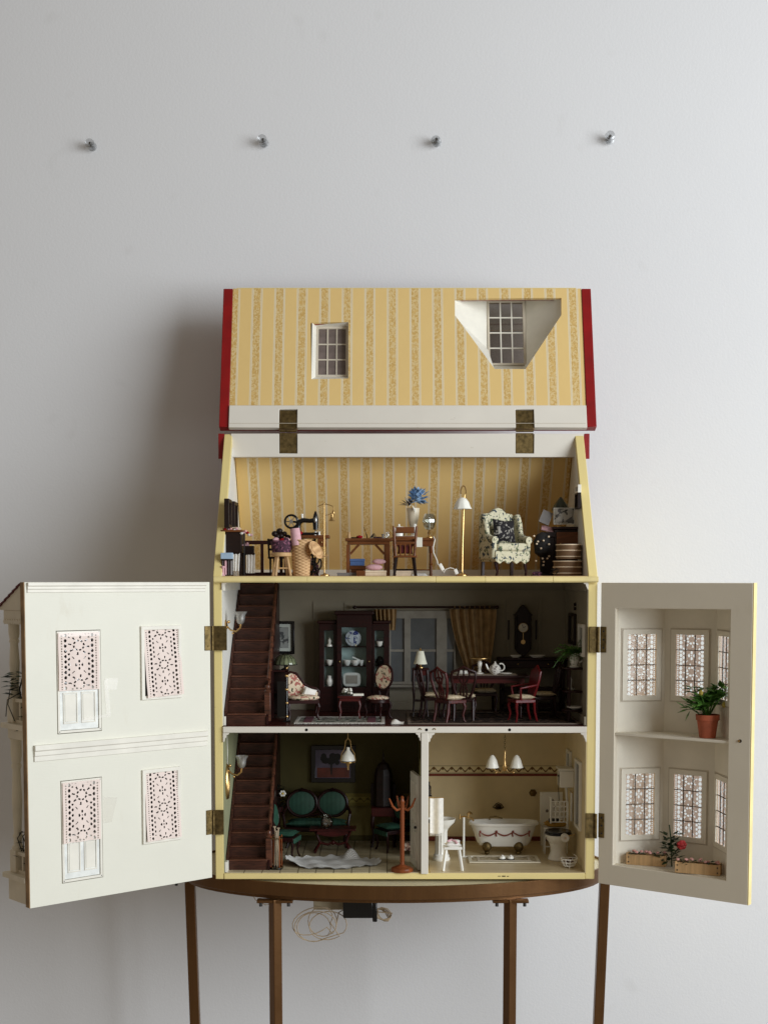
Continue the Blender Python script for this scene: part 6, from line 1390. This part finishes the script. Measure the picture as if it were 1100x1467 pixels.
# claw-foot bath
t = bt('claw_foot_bath', 'white claw-foot bathtub with red swag decoration and gilt feet', 'bathtub', 721, 150)
def tub(z): k = (z-12)/34; return (38+12*k**.7, 17+6*k**.6)
pr = []
m = M(); rows = 10; n = 40; vs = []; 
def ring(a, b, z, cx=0): return [(cx+a*(abs(cos(q))**.75)*(1 if cos(q) > 0 else -1), b*(abs(sin(q))**.85)*(1 if sin(q) > 0 else -1), z) for q in [2*pi*i/n for i in range(n)]]
prof = [(30,12,11),(38,16,12.5),(42,18.5,18),(45,20.5,27),(49,22,38),(51,23,44),(54.5,25.5,45),(55,26,47.5),(53.5,25,49),(51,23,48),(47,20,42),(43,18,28),(38,15,18),(20,8,16)]
for a, b, z in prof: vs += ring(a, b, z)
fs = [(j*n+i, j*n+(i+1) % n, (j+1)*n+(i+1) % n, (j+1)*n+i) for j in range(len(prof)-1) for i in range(n)]+[tuple(range(n-1,-1,-1)), tuple(range((len(prof)-1)*n, len(prof)*n))]
M().add(vs, fs).done('tub', WHITE, t)
SWAG = plain('faded_red_swag', (128,60,48), .5)
for k in range(3):
    x0 = -38+k*25.3; M().tube([(x0+25.3*i/10, -21.6-.6, 36-5.5*sin(pi*i/10)) for i in range(11)], [.7+.7*sin(pi*i/10) for i in range(11)], 6).done('swag', SWAG, t)
for k in range(4): x = -38+k*25.3; M().tube([(x,-22.4,37),(x-1,-22,33),(x,-21.6,29)], 1.1, 6).ell((x,-22.6,37), 1.8, 8, 5).done('swag_knot', SWAG, t)
for x in (-27, 22):
    for y in (-15, 15): M().ell((x,y-1,12), (7.5,5,8), 12, 8).tube([(x,y,6),(x,y-2,4)], 4, 8).ell((x,y-2,3), (4,4,3), 10, 6).done('claw_foot', ABRASS, t)
M().tube([(-20,20,48),(-20,22,52),(-10,22,53),(0,21,50)], 1.1).done('overflow_pipe', ABRASS, t)
t = bt('bath_tap_stand', 'slim white standpipe with brass taps beside the bathtub', 'tap', 664, 112)
M().cyl((0,0,1), (0,0,62), 1.8, n=10).done('pipe', WHITE, t); M().box(-3, 14, -4, 4, 0, 2).done('foot', WHITE, t, bevel=.6); M().tube([(-7,0,62),(0,0,63),(8,0,62),(13,0,60),(15,0,56)], 1.3).cyl((-6,0,59), (-6,0,67), 1.2).cyl((7,0,60), (7,0,69), 1.2).lathe([(5,0),(3,3),(.5,4)], (9,4,66), 12).done('tap', BRASS, t)
t = T('soap_shelf', 'dark bronze shell soap dish on the bathroom wall over the bath', 'soap dish', (XA(714,YB-10,PZ(1158,YB)), YB-2, PZ(1159,YB)))
M().lathe([(3,0),(8,2),(9.5,3.4)], n=18, sy=.6, c=(0,-5,0)).ell((0,-5,5), (5,3,4)).tube([(-9,-5,3),(-4,-5,9),(0,-5,11),(4,-5,9),(9,-5,3)], .7).done('dish', plain('dark_bronze', (66,54,34), .4, .6), t)
t = T('wall_rosette', 'small bronze rosette on the bathroom wall right of the soap dish', 'ornament', (XA(763,YB,PZ(1136,YB)), YB-2, PZ(1136,YB))); M().lathe([(.1,-4),(3,-3.6),(5.5,-1.6),(6,0)], n=18, axis='y', wob=lambda a, z: .1*cos(6*a)).done('rosette', plain('bronze_rosette', (104,82,40), .4, .6), t)
rt = rug('bath_mat', 'pale bordered bath mat in front of the bathtub', XA(672,100,FG), XA(769,100,FG), 68, 116, FG, RUGB, plain('cream_edge', (220,212,190), .9))
M().plate(rect(-40,-16,40,16), [rect(-36,-13,36,13)], 1.8, 2.4, 'xy').done('stripe', GREYW, rt)
for px, lab in ((719, 'left white slipper on the bath mat'), (731, 'right white slipper on the bath mat')):
    t = T('slipper', lab, 'slipper', (XA(px,84,FG), 84, FG+2.6), 0, 'slippers on the bath mat'); M().lathe([(5.5,0),(6,.8),(5.2,1.4)], n=16, sy=1.3).done('sole', DARKM, t); M().ell((0,-2,2.4), (5,5,4.4), 12, 7).done('upper', WHITE, t); M().ell((0,-5,6.2), 1.6, 8, 5).done('pompom', CLOTHW, t)
# chandelier
p = P(723, 1080, 80); t = T('chandelier', 'brass two-light chandelier with white bell shades in the bathroom', 'chandelier', (p.x, 80, ZMb-.3)); zt_ = ZMb-.3
def hz2(py): return PZ(py, 80)-zt_
for k in range(7):
    z = hz2(1055+k*3); M().tube([(1.4*cos(a*pi/5)*(1 if k % 2 else .3), 1.4*cos(a*pi/5)*(.3 if k % 2 else 1), z+2.2*sin(a*pi/5)) for a in range(10)], .4, 4, True).done('chain_link', ABRASS, t)
M().lathe([(4,0),(4,-1.5),(1,-3)], n=12).done('ceiling_rose', BRASS, t); M().lathe([(.1,hz2(1106)),(2.6,hz2(1104)),(4,hz2(1099)),(2,hz2(1095)),(1.6,hz2(1088)),(2.2,hz2(1085)),(1.2,hz2(1082)),(1.6,hz2(1077)),(.6,hz2(1075))], n=14).done('stem', BRASS, t)
for s, px in ((-1, 705), (1, 740)):
    x = (px-723)*1.04; M().tube([(0,0,hz2(1100)),(s*6,-1,hz2(1107)),(s*12,-1,hz2(1106)),(x,0,hz2(1099)),(x,0,hz2(1093))], 1.2, 8).ell((s*13,-2,hz2(1107)), 1.8).done('arm', BRASS, t)
    M().shell([(10,hz2(1100)),(8.6,hz2(1096)),(6.6,hz2(1089)),(3.6,hz2(1084)),(1.6,hz2(1082))], .7, n=24, c=(x,0,0), wob=lambda a, z: .02*cos(8*a)).done('shade', SHADE, t)
# corner group: panel cupboard, wire rack, basket, toilet, cistern
t = bt('linen_cupboard', 'white painted panel with small flower motifs behind the toilet', 'screen', 789, 208); hc = PZ(1136,200)-FG
M().box(-18, 18, -3, 3, hc-52, hc).done('panel', WHITE, t, bevel=.6)
for x in (-15, 15): M().bar((x,0,0), (x,0,hc-52), 3.5).done('leg', WHITE, t)
for x, z in ((-7,30),(6,24),(2,14)): M().ell((x,-3.4,hc-z), (2.4,.6,2.6), 8, 5).done('motif', plain('grey_motif', (110,104,100), .6), t)
t = bt('white_side_table', 'low white table with a yellow cushion behind the toilet', 'table', 795, 150)
M().box(-19, 19, -11, 11, 38, 41).done('table_top', WHITE, t, bevel=.6)
for x in (-17, 17):
    for y in (-9, 9): M().bar((x,y,0), (x,y,38), 2).done('leg', WHITE, t)
M().box(-17, 17, -9.6, -8.4, 10, 12).done('stretcher', WHITE, t)
t = T('yellow_cushion', 'flat ochre cushion on the low white bathroom table', 'cushion', (XA(795,150,FG+41), 148, FG+46)); M().pillow((0,0,0), 36, 20, 9, (pi/2,0,0)).done('cover', plain('ochre_cloth', (176,136,58), .9, 0, .1, 120, .3), t)
tag(M().box(-8,8,-3,3,0,5).done('dark_soap_box', DARKM, loc=(XA(793,140,FG+50), 138, FG+50.2), bevel=.6), 'small dark box on the ochre cushion in the bathroom', 'box')
t = T('wire_rack', 'white curled wire magazine rack above the toilet', 'rack', (XA(801,120,FG+60), 120, FG+51))
m = M().cyl((-13,0,0), (-13,0,38), 1.3).ell((-13,0,39), 2, 8, 5).cyl((13,0,0), (13,0,34), 1)
for i in range(4):
    for j in range(4): m.tube([(-9+i*6.4+3.4*cos(a*pi/6), 0, 6+j*8+4.2*sin(a*pi/6)) for a in range(12)], .7, 5, True)
for z in (2, 34): m.cyl((-13,0,z), (13,0,z), .9)
m.done('wirework', WHITE, t)
t = bt('toilet', 'white toilet with black seat at the right of the bathroom', 'toilet', 799, 96)
M().lathe([(15,0),(16,1.5),(14.5,4),(11.5,12),(12,20),(14,26)], n=26, sy=1.1).done('base', WHITE, t); M().lathe([(13.5,26),(17.5,31),(19.5,37),(20,39),(18,39.2),(.1,36)], n=28, sy=1.15).done('bowl', WHITE, t)
M().lathe([(19.5,0),(20.4,1),(20,2.6),(18,3)], (0,0,39.3), 28, sy=1.12).done('seat', BLACK, t); M().plate([(19*cos(a*pi/12), 22*max(.2,abs(1))*sin(a*pi/12)) for a in range(24)], [], 42.6, 44.6, 'xy').done('lid', BLACK, t)
t = T('toilet_roll', 'white toilet roll on a holder beside the black toilet seat', 'toilet roll', (XA(809,66,FG+38), 66, FG+34)); M().lathe([(2,-5),(5.8,-5),(6,-4),(6,4),(5.8,5),(2,5),(2,-5)], (0,0,5), 22, axis='y').done('paper', CLOTHW, t); M().cyl((0,-6,5), (0,7,5), 1.6, n=10).done('core', CARDC, t); M().tube([(0,7,5),(6,8,6),(16,8,8)], .9).done('holder', BRASS, t)
t = T('cistern', 'white high cistern with flush pipe on the bathroom right wall', 'cistern', (XRi-1, 140, PZ(1188,130))); hh = PZ(1104,130)-PZ(1188,130)
M().box(-22, 0, -18, 14, hh-26, hh).done('tank', WHITE, t, bevel=1.5); M().box(-24, 0, -20, 16, hh+.2, hh+4).done('tank_lid', WHITE, t, bevel=1); M().tube([(-10,-4,hh-26),(-9,-6,hh-50),(-8,-8,0)], 2, 10).done('flush_pipe', WHITE, t); M().tube([(-22.6,-12,hh-8),(-23,-12,hh-30),(-22,-13,hh-46)], .5).ell((-22.4,-12.6,hh-48), 1.8).ell((-22.6,-12,hh-8), 1.8).done('pull_chain', DARKM, t)
t = T('wall_towel', 'pale towel hanging on the right bathroom wall under the cistern', 'towel', (XRi-1, 118, PZ(1176,118))); M().sheet(lambda u, v: (-5-1.5*sin(u*6), -8+16*u, 44-44*v), 12, 4).sheet(lambda u, v: (-4-1.5*sin(u*6), -8+16*u, 44-44*v), 12, 4).done('cloth', CLOTHW, t, fix=False); M().cyl((-4.5,-10,44.5), (-4.5,10,44.5), .9).done('rail', BRASS, t)
t = bt('wire_basket', 'white wire basket on the bathroom floor at right', 'basket', 815, 36); m = M()
for z, r in ((3,8),(8,11),(13,12.5)): m.tube([(r*cos(a*pi/12), r*.8*sin(a*pi/12), z) for a in range(24)], .8, 6, True)
for k in range(12): a = k*pi/6; m.tube([(0,0,3),(8*cos(a),6.4*sin(a),3),(11*cos(a),8.8*sin(a),8),(12.5*cos(a),10*sin(a),13)], .6, 5)
for k in range(3): a = k*2.1+.5; m.cyl((6*cos(a),5*sin(a),0), (7*cos(a),6*sin(a),3.2), .9)
m.tube([(12*cos(a*pi/10), 0, 13+8*sin(a*pi/10)) for a in range(4)], .8).done('wirework', WHITE, t); M().leaves((0,0,8), 12, 7, 4, (6,5,2), .3, 2).done('brush', plain('brown_brush', (92,44,30), .8), t)
# sign of wear: black printed mark on the front of the base board
p = P(722, 1256, -2); H(M().box(p.x-9, p.x-5, -1.3, -1.02, p.z-.4, p.z+.5).box(p.x-3, p.x+2, -1.3, -1.02, p.z-.9, p.z+.8).box(p.x+4, p.x+7, -1.3, -1.02, p.z-.7, p.z+.4), 'worn_mark', plain('dark_chip', (90,72,40), .8))
